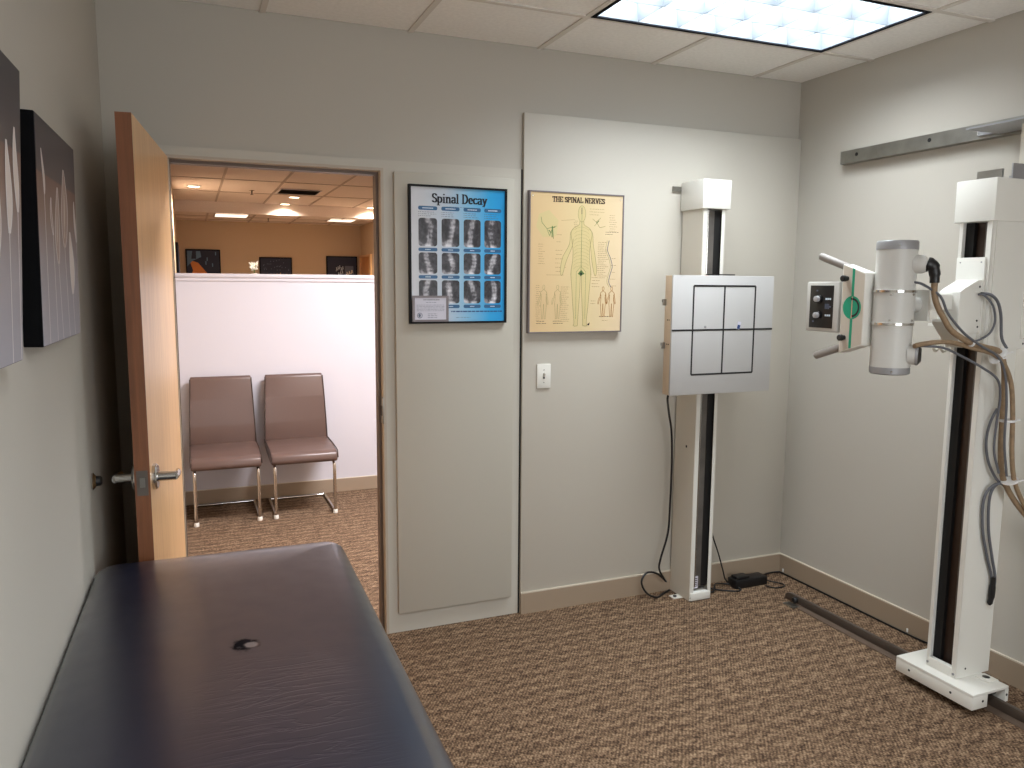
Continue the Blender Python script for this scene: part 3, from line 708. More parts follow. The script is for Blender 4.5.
# ================================================================== LEFT WALL CANVASES
def canvas(y0, y1, z0, z1, label, blooms, lean=0):
    t = thing('canvas_picture', (XL, (y0+y1)/2, z0), label, 'picture', None)
    xf = XL+.036
    m = MB('cblack'); m.box(XL+.0005, xf, y0, y1, z0, z1, bev=.002); fr_ = m.build('stretcher', t, 'black wrapped canvas edge')
    g = 'canvas_paint'
    if g not in M_:
        M_[g] = grad_mat('canvas_paint', 2, 1.50, 1.945, S(150, 148, 156), S(54, 50, 52), .55,
                         mid=[(.35, S(142, 134, 136)), (.60, S(128, 104, 92)), (.76, S(112, 86, 74)), (.77, S(78, 68, 66)), (.9, S(62, 56, 58))])
    m = MB(g, 'petal', 'stem'); m.box(xf, xf+.0012, y0+.002, y1-.002, z0+.002, z1-.002)
    X = xf+.0016
    def Q(a, mt):
        m.quad([(X, p, q) for p, q in a], mt)
    for (u, zb, zt, wd, mt) in blooms:
        yc = y0+u*(y1-y0); wd *= 1.25; n = 9; Lp, Rp = [], []
        for k in range(n+1):
            f = k/n; ww = wd*math.sin(pi*min(1, f*.92+.04))**.8*(1.25-f*.6)
            off = .012*sin(f*3+u*9)
            Lp.append((yc-ww+off, zb+f*(zt-zb))); Rp.append((yc+ww+off, zb+f*(zt-zb)))
        Q(Lp+Rp[::-1], mt)
        for E_ in (Lp, Rp):
            for (a0, b0), (a1, b1) in zip(E_, E_[1:]): m.quad([(X+.0003, a0-.003, b0), (X+.0003, a0+.003, b0), (X+.0003, a1+.003, b1), (X+.0003, a1-.003, b1)], 'stem')
        # inner fold
        n_ = len(Lp); Q([(a*.6+b*.4, z_) for (a, z_), (b, _) in zip(Lp[1:-1], Rp[1:-1])]+[(a*.45+b*.55, z_) for (a, z_), (b, _) in list(zip(Lp[1:-1], Rp[1:-1]))[::-1]], 'petal') if mt == 'bloom_faint' else None
        sw = .0022
        Q([(yc-sw+.012*sin(u*9), zb+.01), (yc+sw+.012*sin(u*9), zb+.01), (yc+sw+.01+.02*u, z0+.003), (yc-sw+.01+.02*u, z0+.003)], 'stem')
    m.build('painting', t); turn(t); t.rotation_euler[1] = radians(lean)
M_['bloom_faint'] = mat('bloom_faint', S(158, 136, 124), .5)
canvas(-1.602, -1.115, 1.486, 1.955, 'canvas of pale tulip outlines on a brown and grey ground, nearer the door', 
       [(.12, 1.80, 1.89, .007, 'petal'), (.44, 1.66, 1.83, .022, 'bloom_faint'), (.30, 1.72, 1.80, .008, 'bloom_faint'), (.62, 1.70, 1.88, .034, 'bloom_faint'), (.78, 1.59, 1.74, .026, 'petal'), (.95, 1.72, 1.82, .010, 'petal')], lean=1.2)
canvas(-2.32, -1.80, 1.479, 1.985, 'canvas of pale tulip outlines cut off by the left edge of the photo', 
       [(.92, 1.74, 1.88, .013, 'petal'), (.80, 1.70, 1.85, .016, 'petal'), (.62, 1.62, 1.80, .03, 'bloom_faint'), (.4, 1.68, 1.86, .02, 'petal'), (.2, 1.6, 1.78, .03, 'bloom_faint')], lean=2.9)

# ================================================================== POSTERS
# contrast "nib" lettering: vertical strokes thick, horizontal thin, slab serifs
def arc(cx, cy, rx, ry, a0, a1, n=8): return [(cx+rx*cos(radians(a0+(a1-a0)*k/n)), cy+ry*sin(radians(a0+(a1-a0)*k/n))) for k in range(n+1)]
GL = {  # width, strokes (cap height 1, x-height .66), serifs [(x0,x1,y)]
 'S': (.62, [[(.55, .78)]+arc(.32, .74, .21, .22, 20, 260)+arc(.32, .26, .23, .23, 80, -160)], []),
 'D': (.78, [[(.16, 0), (.16, 1)], [(.16, .98)]+arc(.30, .5, .36, .48, 88, -88)+[(.16, .02)]], [(.02, .3, 0), (.02, .3, .98)]),
 'p': (.64, [[(.14, -.26), (.14, .64)], arc(.30, .32, .24, .31, 150, -150)], [(.0, .3, -.27), (.02, .14, .62)]),
 'i': (.34, [[(.16, 0), (.16, .62)], [(.16, .86), (.16, .93)]], [(.02, .30, 0), (.02, .16, .62)]),
 'n': (.68, [[(.15, 0), (.15, .62)], [(.17, .50)]+arc(.34, .42, .17, .21, 150, 0)+[(.51, 0)]], [(.01, .29, 0), (.02, .15, .62), (.38, .64, 0)]),
 'a': (.58, [arc(.27, .46, .17, .18, 160, 0)+[(.44, .06), (.52, .03)], arc(.26, .17, .18, .17, 60, 330)], []),
 'l': (.34, [[(.16, 0), (.16, 1)]], [(.02, .30, 0), (.02, .16, .98)]),
 'e': (.56, [[(.08, .34), (.47, .34)]+arc(.28, .33, .20, .31, 5, 315)], []),
 'c': (.54, [arc(.29, .33, .21, .31, 40, 320)], []),
 'y': (.60, [[(.10, .62), (.30, .06)], [(.50, .62), (.30, .06), (.20, -.22), (.08, -.22)]], [(.0, .24, .63), (.40, .60, .63)]),
 'T': (.72, [[(.36, 0), (.36, 1)], [(.04, .97), (.68, .97)], [(.05, .8), (.05, .97)], [(.67, .8), (.67, .97)]], [(.2, .52, 0)]),
 'H': (.82, [[(.16, 0), (.16, 1)], [(.64, 0), (.64, 1)], [(.16, .5), (.64, .5)]], [(.02, .3, 0), (.5, .78, 0), (.02, .3, .98), (.5, .78, .98)]),
 'E': (.70, [[(.16, 0), (.16, 1)], [(.16, .97), (.58, .97), (.58, .8)], [(.16, .03), (.6, .03), (.6, .22)], [(.16, .5), (.44, .5)]], [(.02, .2, 0), (.02, .2, .98)]),
 'P': (.68, [[(.16, 0), (.16, 1)], [(.16, .97)]+arc(.34, .74, .22, .24, 90, -90)+[(.16, .5)]], [(.02, .3, 0), (.02, .2, .98)]),
 'I': (.38, [[(.17, 0), (.17, 1)]], [(.02, .32, 0), (.02, .32, .98)]),
 'N': (.84, [[(.14, 0), (.14, 1)], [(.14, .98), (.66, .02)], [(.66, 0), (.66, 1)]], [(.02, .26, 0), (.02, .2, .98), (.54, .78, .98)]),
 'A': (.78, [[(.10, 0), (.38, 1)], [(.38, 1), (.64, 0)], [(.2, .33), (.56, .33)]], [(.0, .22, 0), (.52, .78, 0)]),
 'L': (.66, [[(.16, 0), (.16, 1)], [(.16, .03), (.58, .03), (.58, .26)]], [(.02, .3, 0), (.02, .3, .98)]),
 'R': (.76, [[(.16, 0), (.16, 1)], [(.16, .97)]+arc(.34, .74, .2, .24, 90, -90)+[(.16, .5)], [(.38, .5), (.6, .02)]], [(.02, .3, 0), (.02, .2, .98), (.52, .76, 0)]),
 'V': (.76, [[(.1, 1), (.38, .0)], [(.38, .0), (.64, 1)]], [(.0, .24, .98), (.52, .76, .98)]),
 ' ': (.34, [], []),
}
def lettering(mb, text, x0, z0, size, y, mt, nib=(.13, .05), width=None):
    tot = sum(GL[c][0] for c in text); sx = (width/tot) if width else size
    def hullseg(a, b):
        w, h = nib[0]*sx/2, nib[1]*size/2
        pts = [(p[0]+dx, p[1]+dz) for p in (a, b) for dx in (-w, w) for dz in (-h, h)]
        pts = sorted(set((round(p[0], 7), round(p[1], 7)) for p in pts))
        def half(ps):
            o = []
            for p in ps:
                while len(o) > 1 and (o[-1][0]-o[-2][0])*(p[1]-o[-2][1])-(o[-1][1]-o[-2][1])*(p[0]-o[-2][0]) <= 0: o.pop()
                o.append(p)
            return o
        lo = half(pts); hi = half(pts[::-1]); return lo[:-1]+hi[:-1]
    x = x0
    for c in text:
        wd, st, sf = GL[c]
        T_ = lambda p: (x+p[0]*sx, z0+p[1]*size)
        for s_ in st:
            for a, b in zip(s_, s_[1:]): mb.quad([(p[0], y, p[1]) for p in hullseg(T_(a), T_(b))], mt)
        for a, b, yy in sf: mb.quad([(p[0], y, p[1]) for p in hullseg(T_((a+.06, yy)), T_((b-.06, yy)))], mt)
        x += wd*sx
def rrect(x0, x1, z0, z1, r, n=4):
    out = []
    for cx, cz, s in ((x1-r, z1-r, 0), (x0+r, z1-r, 1), (x0+r, z0+r, 2), (x1-r, z0+r, 3)):
        for k in range(n+1):
            t = (s+k/n)*pi/2; out.append((cx+r*cos(t), cz+r*sin(t)))
    return out
def dash(mb, x0, x1, z, h, y, mt, rnd, gap=.004, lo=.004, hi=.014):
    x = x0
    while x < x1:
        w_ = min(rnd.uniform(lo, hi), x1-x); mb.quad([(x, y, z-h/2), (x+w_, y, z-h/2), (x+w_, y, z+h/2), (x, y, z+h/2)], mt); x += w_+gap*rnd.uniform(.6, 1.2)

# --- blue "Spinal Decay" poster
PX0, PX1, PZ0, PZ1 = -2.172, -1.711, 1.445, 2.053
YF = -.0315                       # surface of the tall panel
t = thing('framed_poster', ((PX0+PX1)/2, YF, PZ0), 'blue framed poster headed Spinal Decay with a grid of x-ray images', 'poster')
fw_ = .009
m = MB('pframe')
m.box(PX0, PX0+fw_, YF-.022, YF, PZ0, PZ1); m.box(PX1-fw_, PX1, YF-.022, YF, PZ0, PZ1); m.box(PX0+fw_, PX1-fw_, YF-.022, YF, PZ0, PZ0+fw_); m.box(PX0+fw_, PX1-fw_, YF-.022, YF, PZ1-fw_, PZ1)
m.build('frame', t, 'thin black frame')
M_['posterblue'] = grad_mat('poster_blue', 0, PX0+.01, PX1-.01, S(206, 205, 208), S(14, 146, 212), .3, mid=[(.36, S(186, 198, 212)), (.6, S(128, 186, 220)), (.84, S(34, 160, 220))])
m = MB('posterblue'); m.box(PX0+fw_, PX1-fw_, YF-.014, YF-.001, PZ0+fw_, PZ1-fw_)
W_, H_ = PX1-PX0, PZ1-PZ0; y1_ = YF-.0146
U = lambda u: PX0+u*W_
V = lambda v: PZ1-v*H_
lettering(m, 'Spinal Decay', U(.228), V(.122), .040, y1_, 'ink', nib=(.20, .075), width=.565*W_)
dash(m, U(.38), U(.72), V(.150), .0014, y1_, 'inkgrey', random.Random(1))
cols = [(.095, .28), (.325, .505), (.55, .725), (.765, .94)]
rd = random.Random(5)
for ci, (a, b) in enumerate(cols):
    sh = 0
    pill = lambda v0, v1: m.quad([(p[0], y1_, p[1]) for p in rrect(U(a)-.001, U(b)+.001, V(v1), V(v0), (V(v0)-V(v1))*.42)], 'pill')
    pill(.150, .178)
    dash(m, U(a)+.018, U(b)-.018, V(.164), .004, y1_-.0003, 'white_ink', rd, .001, .004, .009)
    for k in range(3):
        v = .192+k*.014; m.quad([(U(a), y1_, V(v)-.001), (U(a)+.003, y1_, V(v)-.001), (U(a)+.003, y1_, V(v)+.001), (U(a), y1_, V(v)+.001)], 'ink')
        dash(m, U(a)+.006, U(b)-rd.uniform(0, .03), V(v), .0018, y1_, 'inkgrey', rd)
    for ri, (v0, v1) in enumerate(((.235, .437), (.482, .635), (.682, .852))):
        m.quad([(p[0], y1_, p[1]) for p in rrect(U(a), U(b), V(v1), V(v0), .012)], 'film')
        v2 = {0: (.448, .473), 1: (.646, .671), 2: (.862, .887)}[ri]
        pill(*v2); dash(m, U(a)+.030, U(b)-.030, V(sum(v2)/2), .0036, y1_-.0003, 'white_ink', rd, .001, .004, .007)
dash(m, U(.42), U(.955), V(.912), .0055, y1_, 'blueprint', rd, .003, .006, .022)
dash(m, U(.47), U(.62), V(.957), .0018, y1_, 'inkgrey', rd)
uvl = m.bm.loops.layers.uv.new('film'); k = 0
for f in m.bm.faces:
    if m.mats[f.material_index] == 'film':
        xs_ = [v.co.x for v in f.verts]; zs_ = [v.co.z for v in f.verts]
        for l in f.loops: l[uvl].uv = (k+.001+.998*(l.vert.co.x-min(xs_))/(max(xs_)-min(xs_)), (l.vert.co.z-min(zs_))/(max(zs_)-min(zs_)))
        k += 1
m.build('print', t, 'blue print with twelve x-ray images')
# certificate tucked into its lower left corner
t = thing('certificate', (U(.2), YF-.016, V(.985)), 'small silver-framed certificate in the lower left corner of the blue poster', 'certificate')
c0_, c1_, d0_, d1_ = U(.022), U(.385), V(.985), V(.795)
m = MB('silver')
for a in ((c0_, c0_+.011, d0_, d1_), (c1_-.011, c1_, d0_, d1_), (c0_+.011, c1_-.011, d0_, d0_+.009), (c0_+.011, c1_-.011, d1_-.009, d1_)): m.box(a[0], a[1], YF-.0275, YF-.0225, a[2], a[3])
m.build('frame', t)
m = MB('paper'); m.box(c0_+.011, c1_-.011, YF-.0255, YF-.0228, d0_+.009, d1_-.009)
yc_ = YF-.026; rd = random.Random(9)
cw = c1_-c0_; chh = d1_-d0_
dash(m, c0_+.30*cw, c0_+.75*cw, d1_-.16*chh, .003, yc_, 'ink', rd, .002, .004, .01)
dash(m, c0_+.38*cw, c0_+.66*cw, d1_-.26*chh, .002, yc_, 'inkgrey', rd)
for k in range(5): dash(m, c0_+.12*cw, c0_+.88*cw, d1_-(.36+k*.055)*chh, .0016, yc_, 'inkgrey', rd)
for k in range(3): dash(m, c0_+.42*cw, c0_+.68*cw, d1_-(.70+k*.07)*chh, .002, yc_, 'inkgrey', rd)
m.quad([(c0_+.2*cw+.0125*cos(k*pi/10), yc_, d1_-.76*chh+.0125*sin(k*pi/10)) for k in range(20)], 'inkgrey')
m.quad([(c0_+.2*cw+.0095*cos(k*pi/10), yc_-.0003, d1_-.76*chh+.0095*sin(k*pi/10)) for k in range(20)], 'paper')
m.quad([(c0_+.2*cw+.006*cos(k*pi/5)-.001, yc_-.0006, d1_-.76*chh+.0075*sin(k*pi/5)) for k in range(10)], 'inkgrey')
m.build('paper', t)

# --- yellow "THE SPINAL NERVES" chart
QX0, QX1, QZ0, QZ1 = -1.598, -1.096, 1.393, 2.056
YW = -.0245
t = thing('anatomy_chart', ((QX0+QX1)/2, YW, QZ0), 'yellow anatomical chart headed THE SPINAL NERVES with a standing figure', 'poster')
m = MB('silver'); e = .006
m.box(QX0, QX0+e, YW-.026, YW, QZ0, QZ1); m.box(QX1-e, QX1, YW-.026, YW, QZ0, QZ1); m.box(QX0+e, QX1-e, YW-.026, YW, QZ0, QZ0+e); m.box(QX0+e, QX1-e, YW-.026, YW, QZ1-e, QZ1)
m.build('frame', t, 'thin metal edge frame')
M_['chartyellow'] = grad_mat('chart_yellow', 0, QX0, QX1, S(214, 184, 138), S(220, 198, 164), .4, mid=[(.25, S(216, 188, 142)), (.55, S(214, 194, 148))])
m = MB('chartyellow'); m.box(QX0+e, QX1-e, YW-.022, YW-.001, QZ0+e, QZ1-e)
W_, H_ = QX1-QX0, QZ1-QZ0; ys = YW-.0225
U = lambda u: QX0+u*W_
V = lambda v: QZ1-v*H_
lettering(m, 'THE SPINAL NERVES', U(.235), V(.070), .0235, ys, 'brownink', nib=(.22, .13), width=.555*W_)
def poly(pts, y, mt): m.quad([(U(a), y, V(b)) for a, b in pts], mt)
def strk(pts, y, mt, w_=.0016):
    for (a, b), (c, d) in zip(pts, pts[1:]):
        A = Vector((U(a), V(b))); B = Vector((U(c), V(d))); D = B-A
        if D.length < 1e-6: continue
        n_ = Vector((-D.y, D.x)).normalized()*w_/2
        m.quad([(A.x+n_.x, y, A.y+n_.y), (B.x+n_.x, y, B.y+n_.y), (B.x-n_.x, y, B.y-n_.y), (A.x-n_.x, y, A.y-n_.y)], mt)
def smooth2(p, n=4): return [(v.x, v.y) for v in cr([(a, b, 0) for a, b in p], n)]
def figure(cx, cv, s, y, fill, line, lw, arms=True):
    """standing figure; s scales to the big one (height ~.84 of the chart)"""
    T_ = lambda p: (cx+p[0]*s, cv+p[1]*s)
    torso = [(0.022, .115), (.028, .14), (.085, .165), (.112, .20), (.098, .27), (.088, .33), (.092, .40), (.105, .46), (.106, .50), (.006, .505)]
    Lt = [( -a, b) for a, b in torso]
    body = smooth2([T_(p) for p in torso])+smooth2([T_(p) for p in Lt[::-1]])
    poly(body, y, fill)
    head = [T_((.040*cos(k*pi/8), .062-.058*sin(k*pi/8))) for k in range(16)]; poly(head, y-.0001, fill)
    for sg in (-1, 1):
        leg = [(.006, .49), (.010, .62), (.020, .74), (.028, .84), (.03, .865), (.075, .865), (.066, .84), (.082, .72), (.092, .62), (.108, .49)]
        poly([T_((sg*a, b)) for a, b in leg], y-.0002, fill); strk(smooth2([T_((sg*a, b)) for a, b in leg], 3), y-.0005, line, lw)
        if arms:
            hx = -.215 if sg < 0 else .165
            hx = hx/1.0
            A0 = [(sg*.085, .168), (sg*.118, .20), (sg*.128, .28), (hx*.86+sg*.01, .37), (hx+sg*.005, .46), (hx-sg*.004, .50), (hx-sg*.022, .49), (hx*.86-sg*.026, .40), (sg*.100, .30), (sg*.088, .24)]
            poly([T_(p) for p in A0], y-.0003, fill); strk(smooth2([T_(p) for p in A0], 3), y-.0005, line, lw)
        strk(smooth2([T_((sg*a, b)) for a, b in torso[:9]], 3), y-.0005, line, lw)
    strk(head+[head[0]], y-.0005, line, lw)
figure(.545, .085, 1.0, ys, 'bodyfill', 'bodyline', .0022)
strk([(.545, .10), (.545, .58)], ys-.0009, 'nerve', .0016)
strk([(.543, .105), (.543, .15)], ys-.0011, 'ink', .003)
for k in range(12):
    v = .24+k*.025
    for sg in (-1, 1): strk([(.545, v), (.545+sg*.05, v+.008), (.545+sg*.08, v+.024)], ys-.0009, 'bodyline', .0009)
for sg in (-1, 1):
    strk([(.545, .52), (.545+sg*.05, .56), (.545+sg*.05, .74), (.545+sg*.05, .9)], ys-.0009, 'nerve', .0012)
poly([(.510, .575), (.545, .545), (.585, .575), (.56, .582), (.545, .592), (.53, .582)], ys-.0011, 'nerve')
poly([(.535, .575), (.545, .56), (.557, .575), (.546, .585)], ys-.0012, 'ink')
poly([(.62, .942), (.648, .928), (.642, .95)], ys-.0012, 'ink')
rd = random.Random(11)
def textblock(u0, u1, v0, n, dv, h=.0015, mt='softink'):
    for k in range(n): dash(m, U(u0+rd.uniform(0, .01)), U(u1-rd.uniform(0, (u1-u0)*.5)), V(v0+k*dv), h, ys, mt, rd, .003, .004, .012)
textblock(.09, .17, .37, 9, .017); textblock(.28, .37, .30, 2, .05); textblock(.27, .36, .41, 6, .03); textblock(.46, .53, .20, 5, .012)
textblock(.72, .85, .345, 20, .0135); textblock(.80, .96, .27, 2, .016, .0018, 'brownink'); textblock(.62, .80, .11, 3, .02); textblock(.84, .95, .15, 8, .016)
textblock(.07, .13, .66, 18, .0145); textblock(.33, .43, .67, 18, .0145); textblock(.08, .21, .915, 2, .016, .0022, 'brownink'); textblock(.25, .38, .915, 2, .016, .0022, 'brownink')
textblock(.75, .90, .885, 1, .016, .0024, 'brownink'); textblock(.78, .88, .915, 1, .016); textblock(.86, .96, .46, 5, .05); textblock(.66, .76, .60, 4, .022); textblock(.32, .4, .53, 1, .1); textblock(.65, .75, .77, 2, .02)
strk([(.18, .585), (.36, .585)], ys, 'softink', .001); strk([(.33, .2), (.47, .19)], ys, 'softink', .001)
for u_ in (.155, .30): figure(u_, .655, .28, ys-.0003, 'chartyellow', 'bodyline', .0014)
for u_ in (.79, .885): figure(u_, .665, .255, ys-.0003, 'chartyellow', 'flesh_line', .0026)
# nerve branches top left and right, spine side view
for (a, b) in (((.13, .22), (.18, .26)), ((.18, .26), (.24, .25)), ((.18, .26), (.21, .31)), ((.24, .25), (.25, .33)), ((.21, .31), (.24, .25)), ((.12, .18), (.13, .22)), ((.24, .25), (.28, .24))): strk([a, b], ys-.0004, 'nerve', .0022)
for (a, b) in (((.235, .24), (.235, .32)), ((.24, .25), (.265, .248)), ((.20, .27), (.225, .29))): strk([a, b], ys-.0006, 'nerve', .0045)
poly([(.10, .16), (.2, .13), (.3, .2), (.28, .31), (.14, .32), (.07, .25)], ys-.0001, 'bodyfill')
for (a, b) in (((.66, .18), (.70, .20)), ((.70, .20), (.75, .17)), ((.70, .2), (.74, .24)), ((.68, .23), (.72, .2)), ((.74, .24), (.8, .23))): strk([a, b], ys-.0004, 'bodyline', .0022)
strk([(.70, .21), (.73, .19)], ys-.0006, 'nerve', .004)
sp_ = [(.845, .33), (.83, .40), (.865, .46), (.885, .52), (.862, .58), (.85, .63), (.875, .67)]
strk(smooth2(sp_, 4), ys-.0004, 'inkgrey', .0030); strk(smooth2([(a-.02, b) for a, b in sp_], 4), ys-.0004, 'bodyline', .0018)
for u_, v_ in ((.035, .035), (.965, .035)):
    m.quad([(U(u_)+.005*cos(k*pi/6), ys-.0004, V(v_)+.005*sin(k*pi/6)) for k in range(12)], 'softink'); m.quad([(U(u_)+.0034*cos(k*pi/6), ys-.0008, V(v_)+.0034*sin(k*pi/6)) for k in range(12)], 'flower')
m.build('print', t, 'yellow printed chart')

# --- light switch
t = thing('light_switch', (-1.506, YW, 1.124), 'white toggle light switch below the yellow chart', 'light switch')
m = MB('offw'); m.box(-1.543, -1.470, YW-.008, YW, 1.126, 1.243, bev=.003); m.build('cover_plate', t)
m = MB('offw', 'black'); m.box(-1.5115, -1.5015, YW-.0088, YW-.008, 1.172, 1.197, 'black'); m.prism([(YW-.008, 1.180), (YW-.022, 1.198), (YW-.020, 1.203), (YW-.008, 1.192)], 'x', -1.5105, -1.5025, 'offw'); m.build('toggle', t)
m = MB('steel')
for z in (1.154, 1.215): m.lathe((-1.5065, YW-.0092, z), (0, 1, 0), [(0, .0025), (.0012, .003)], seg=10)
m.build('screw', t)

# ================================================================== BUCKY STAND
t = thing('bucky_stand', (-.683, -.15, 0), 'white floor-to-head-height bucky column standing against the raised wall lining', 'x-ray stand')
cx0, cx1, cy0, cy1 = -.748, -.617, -.210, -.036
m = MB('white2', 'white')
m.box(cx0, cx0+.004, cy0, cy1, .004, 2.0); m.box(cx1-.004, cx1, cy0, cy1, .004, 2.0); m.box(cx0+.004, cx1-.004, cy1-.004, cy1, .004, 2.0)
m.box(cx0+.004, cx0+.026, cy0, cy0+.003, .004, 2.0, 'white'); m.box(cx1-.020, cx1-.004, cy0, cy0+.003, .004, 2.0, 'white')
col = m.build('column', t)
m = MB('slot', 'belt'); m.box(cx0+.004, cx1-.050, cy0+.020, cy0+.025, .07, 1.99, 'slot'); m.box(cx1-.050, cx1-.006, cy0+.018, cy0+.05, .07, 1.99, 'belt'); m.tube([(cx0+.040, cy0+.014, .07), (cx0+.040, cy0+.014, 1.99)], .003, 'chrome', 8)
m.build('counterweight_track', t, 'dark recessed track')
m = MB('white'); m.box(cx0+.006, cx1-.006, cy0-.006, cy0+.08, .004, .045, bev=.003); m.build('base_block', t)
m = MB('paper', 'ink'); m.box(cx0+.026, cx0+.064, cy0+.0185, cy0+.0198, .060, .125)
for i in range(5): m.box(cx0+.030, cx0+.060, cy0+.0181, cy0+.0185, .070+i*.010, .074+i*.010, 'ink')
m.build('rating_label', t, 'small printed paper label')
m = MB('white'); m.box(-.800, cx1+.022, -.150, -.105, 0, .004); m.build('floor_bracket', t)
m = MB('black'); m.lathe((-.780, -.128, .004), (0, 0, 1), [(0, .010), (.005, .010)], seg=8)
for xx, zz in ((cx0+.008, .02), (cx1-.008, .02)): m.lathe((xx, cy0-.0005, zz), (0, -1, 0), [(-.001, .004), (.002, .004)], seg=8)
m.build('bolt', t)
m = MB('white'); m.box(-.760, -.596, -.222, -.034, 1.995, 2.135, bev=.003); m.build('top_cap', t)
m = MB('steel', 'black'); m.box(-.808, -.755, -.036, -.0265, 2.092, 2.116); m.build('wall_bracket', t)
m = MB('black'); m.box(cx0-.002, cx0+.001, -.145, -.135, .80, .812); m.build('screw', t)

# detector box carried by the column
bx0, bx1, bz0, bz1, by0, by1 = -.978, -.388, 1.101, 1.671, -.315, -.250
m = MB('bucky', 'line', 'beige'); m.box(bx0, bx1, by0, by0+.012, bz0, bz1, 'bucky', bev=.002)
yl = by0-.0004
def ln(a, b, c, d, w_=.0085):
    if a == c: m.box(a-w_/2, a+w_/2, yl-.0004, yl+.0006, min(b, d), max(b, d), 'line')
    else: m.box(min(a, c), max(a, c), yl-.0008, yl+.0006, b-w_/2, b+w_/2, 'line')
gx0, gx1, gz0, gz1 = -.861, -.500, 1.198, 1.622
ln(gx0, gz0, gx0, gz1); ln(gx1, gz0, gx1, gz1); ln(gx0, gz0, gx1, gz0); ln(gx0, gz1, gx1, gz1); ln(-.683, gz0, -.683, gz1); ln(bx0, 1.412, bx1, 1.412)
face = m
bt = t
fo = face.build('front_panel', bt, 'pale grey detector front with a black crosshair grid')
m = MB('beige'); m.box(bx0+.001, bx1-.001, by0+.013, by1, bz0+.001, bz1-.001, bev=.002); bb = m.build('detector_box', bt, 'beige metal side of the detector')
m = MB('black')
for zz in (1.46, 1.345):
    for yy in (-.290, -.277): m.lathe((bx0+.001, yy, zz), (-1, 0, 0), [(-.001, .0035), (.001, .0035)], seg=8)
m.build('screw', bb)
m = MB('steel')
for zz in (1.54, 1.335): m.box(bx0-.016, bx0+.001, -.262, -.256, zz-.012, zz+.018); m.lathe((bx0-.016, -.259, zz+.003), (0, 0, 1), [(0, .006), (.014, .006)], seg=10)
m.build('side_latch', bb, 'small metal catch')
m = MB('white2'); m.box(-.735, -.63, by1, cy0-.001, 1.20, 1.62); m.build('carriage', bt)
m = MB('black'); m.box(-.715, -.585, -.262, -.216, 1.674, 1.679); m.build('handle_bar', bt); 
m = MB('red_tape') if 'red_tape' in M_ else MB('oran'); m.box(-.79, -.765, by0+.02, by0+.03, bz1-.0005, bz1+.001); m.build('tape_mark', bt, 'tiny orange mark on the top edge')
# little tag and dot on the face
m = MB('paper', 'blueprint'); R_ = Matrix.Translation((-.594, by0-.002, 1.428)) @ Matrix.Rotation(radians(12), 4, 'Y')
m.xf = R_; m.box(-.009, .009, -.0012, .0008, -.016, .022, 'paper'); m.box(-.008, .008, -.0018, -.0012, -.014, .006, 'blueprint')
tg = m.build('paper_tag'); tag(tg, 'tiny blue and white tag stuck on the detector crosshair', 'tag')
m = MB('grey'); m.lathe((-.789, by0, 1.427), (0, -1, 0), [(-.0005, .006), (.003, .006), (.004, .003)], seg=12); m.build('round_button', fo)

# ================================================================== FLOOR CABLES BY THE STAND
def cable(name, pts, r, mt, label, cat='cable', n=8):
    m = MB(mt); m.tube(cr(pts, n), r, seg=8); o = m.build(name); return tag(o, label, cat)
cable('power_cable', [(-.955, -.27, 1.100), (-.945, -.25, 1.07), (-.86, -.14, .98), (-.815, -.10, .88), (-.800, -.09, .72), (-.802, -.09, .50), (-.810, -.09, .34), (-.848, -.09, .21), (-.856, -.09, .15), (-.82, -.085, .09),
      (-.80, -.07, .07), (-.85, -.06, .115), (-.92, -.07, .13), (-.958, -.085, .09), (-.935, -.10, .035), (-.88, -.11, .007), (-.815, -.075, .006), (-.77, -.062, .012)], .0055, 'black', 'black cable hanging from the detector box down the left of the bucky column')
cable('power_cable', [(-.610, -.16, .44), (-.585, -.14, .40), (-.55, -.12, .31), (-.50, -.11, .20), (-.455, -.10, .09), (-.44, -.098, .045), (-.425, -.105, .022)], .004, 'black', 'thin black lead running from the right of the bucky column to the adapter')
cable('power_cable', [(-.612, -.14, .012), (-.56, -.16, .010), (-.52, -.12, .03), (-.47, -.10, .020), (-.42, -.118, .016)], .004, 'black', 'short tangled black lead on the carpet left of the adapter')
cable('power_cable', [(-.612, -.10, .006), (-.56, -.10, .006), (-.50, -.15, .006), (-.44, -.19, .006), (-.40, -.185, .006), (-.40, -.165, .012)], .004, 'black', 'black lead looping on the carpet in front of the adapter')
cable('power_cable', [(-.203, -.140, .020), (-.17, -.15, .008), (-.128, -.20, .005), (-.155, -.232, .005), (-.21, -.225, .005), (-.235, -.185, .006)], .0035, 'black', 'small black cable loop at the right end of the adapter')
cable('power_cable', [(-.213, -.10, .02), (-.17, -.07, .010), (-.10, -.045, .007), (-.03, -.045, .006), (-.018, -.08, .006), (-.017, -.3, .006), (-.017, -.6, .006), (-.017, -.95, .006), (-.018, -1.05, .02), (-.030, -1.085, .075), (-.05, -1.10, .13), (-.12, -1.18, .16), (-.154, -1.30, .165)], .0045, 'black', 'thin black cable along the right wall baseboard to the x-ray column')
t = thing('power_adapter', (-.31, -.125, 0), 'black power adapter brick lying on the carpet by the corner', 'power adapter')
m = MB('black'); m.box(-.415, -.205, -.165, -.090, 0, .048, bev=.006, smooth=True); m.build('case', t)
m = MB('black', 'dgrey'); m.box(-.40, -.32, -.155, -.10, .048, .062, bev=.003); m.build('top_plug', t)
for px, py, z, lab in ((-.013, -.068, .03, 'tiny white cable clip in the corner of the room'), (-.0115, -.905, .03, 'tiny white cable clip on the right wall baseboard')):
    m = MB('tie'); m.box(px-.003, px+.0015, py-.004, py+.004, .012, .030, bev=.0012); tag(m.build('cable_clip'), lab, 'clip')

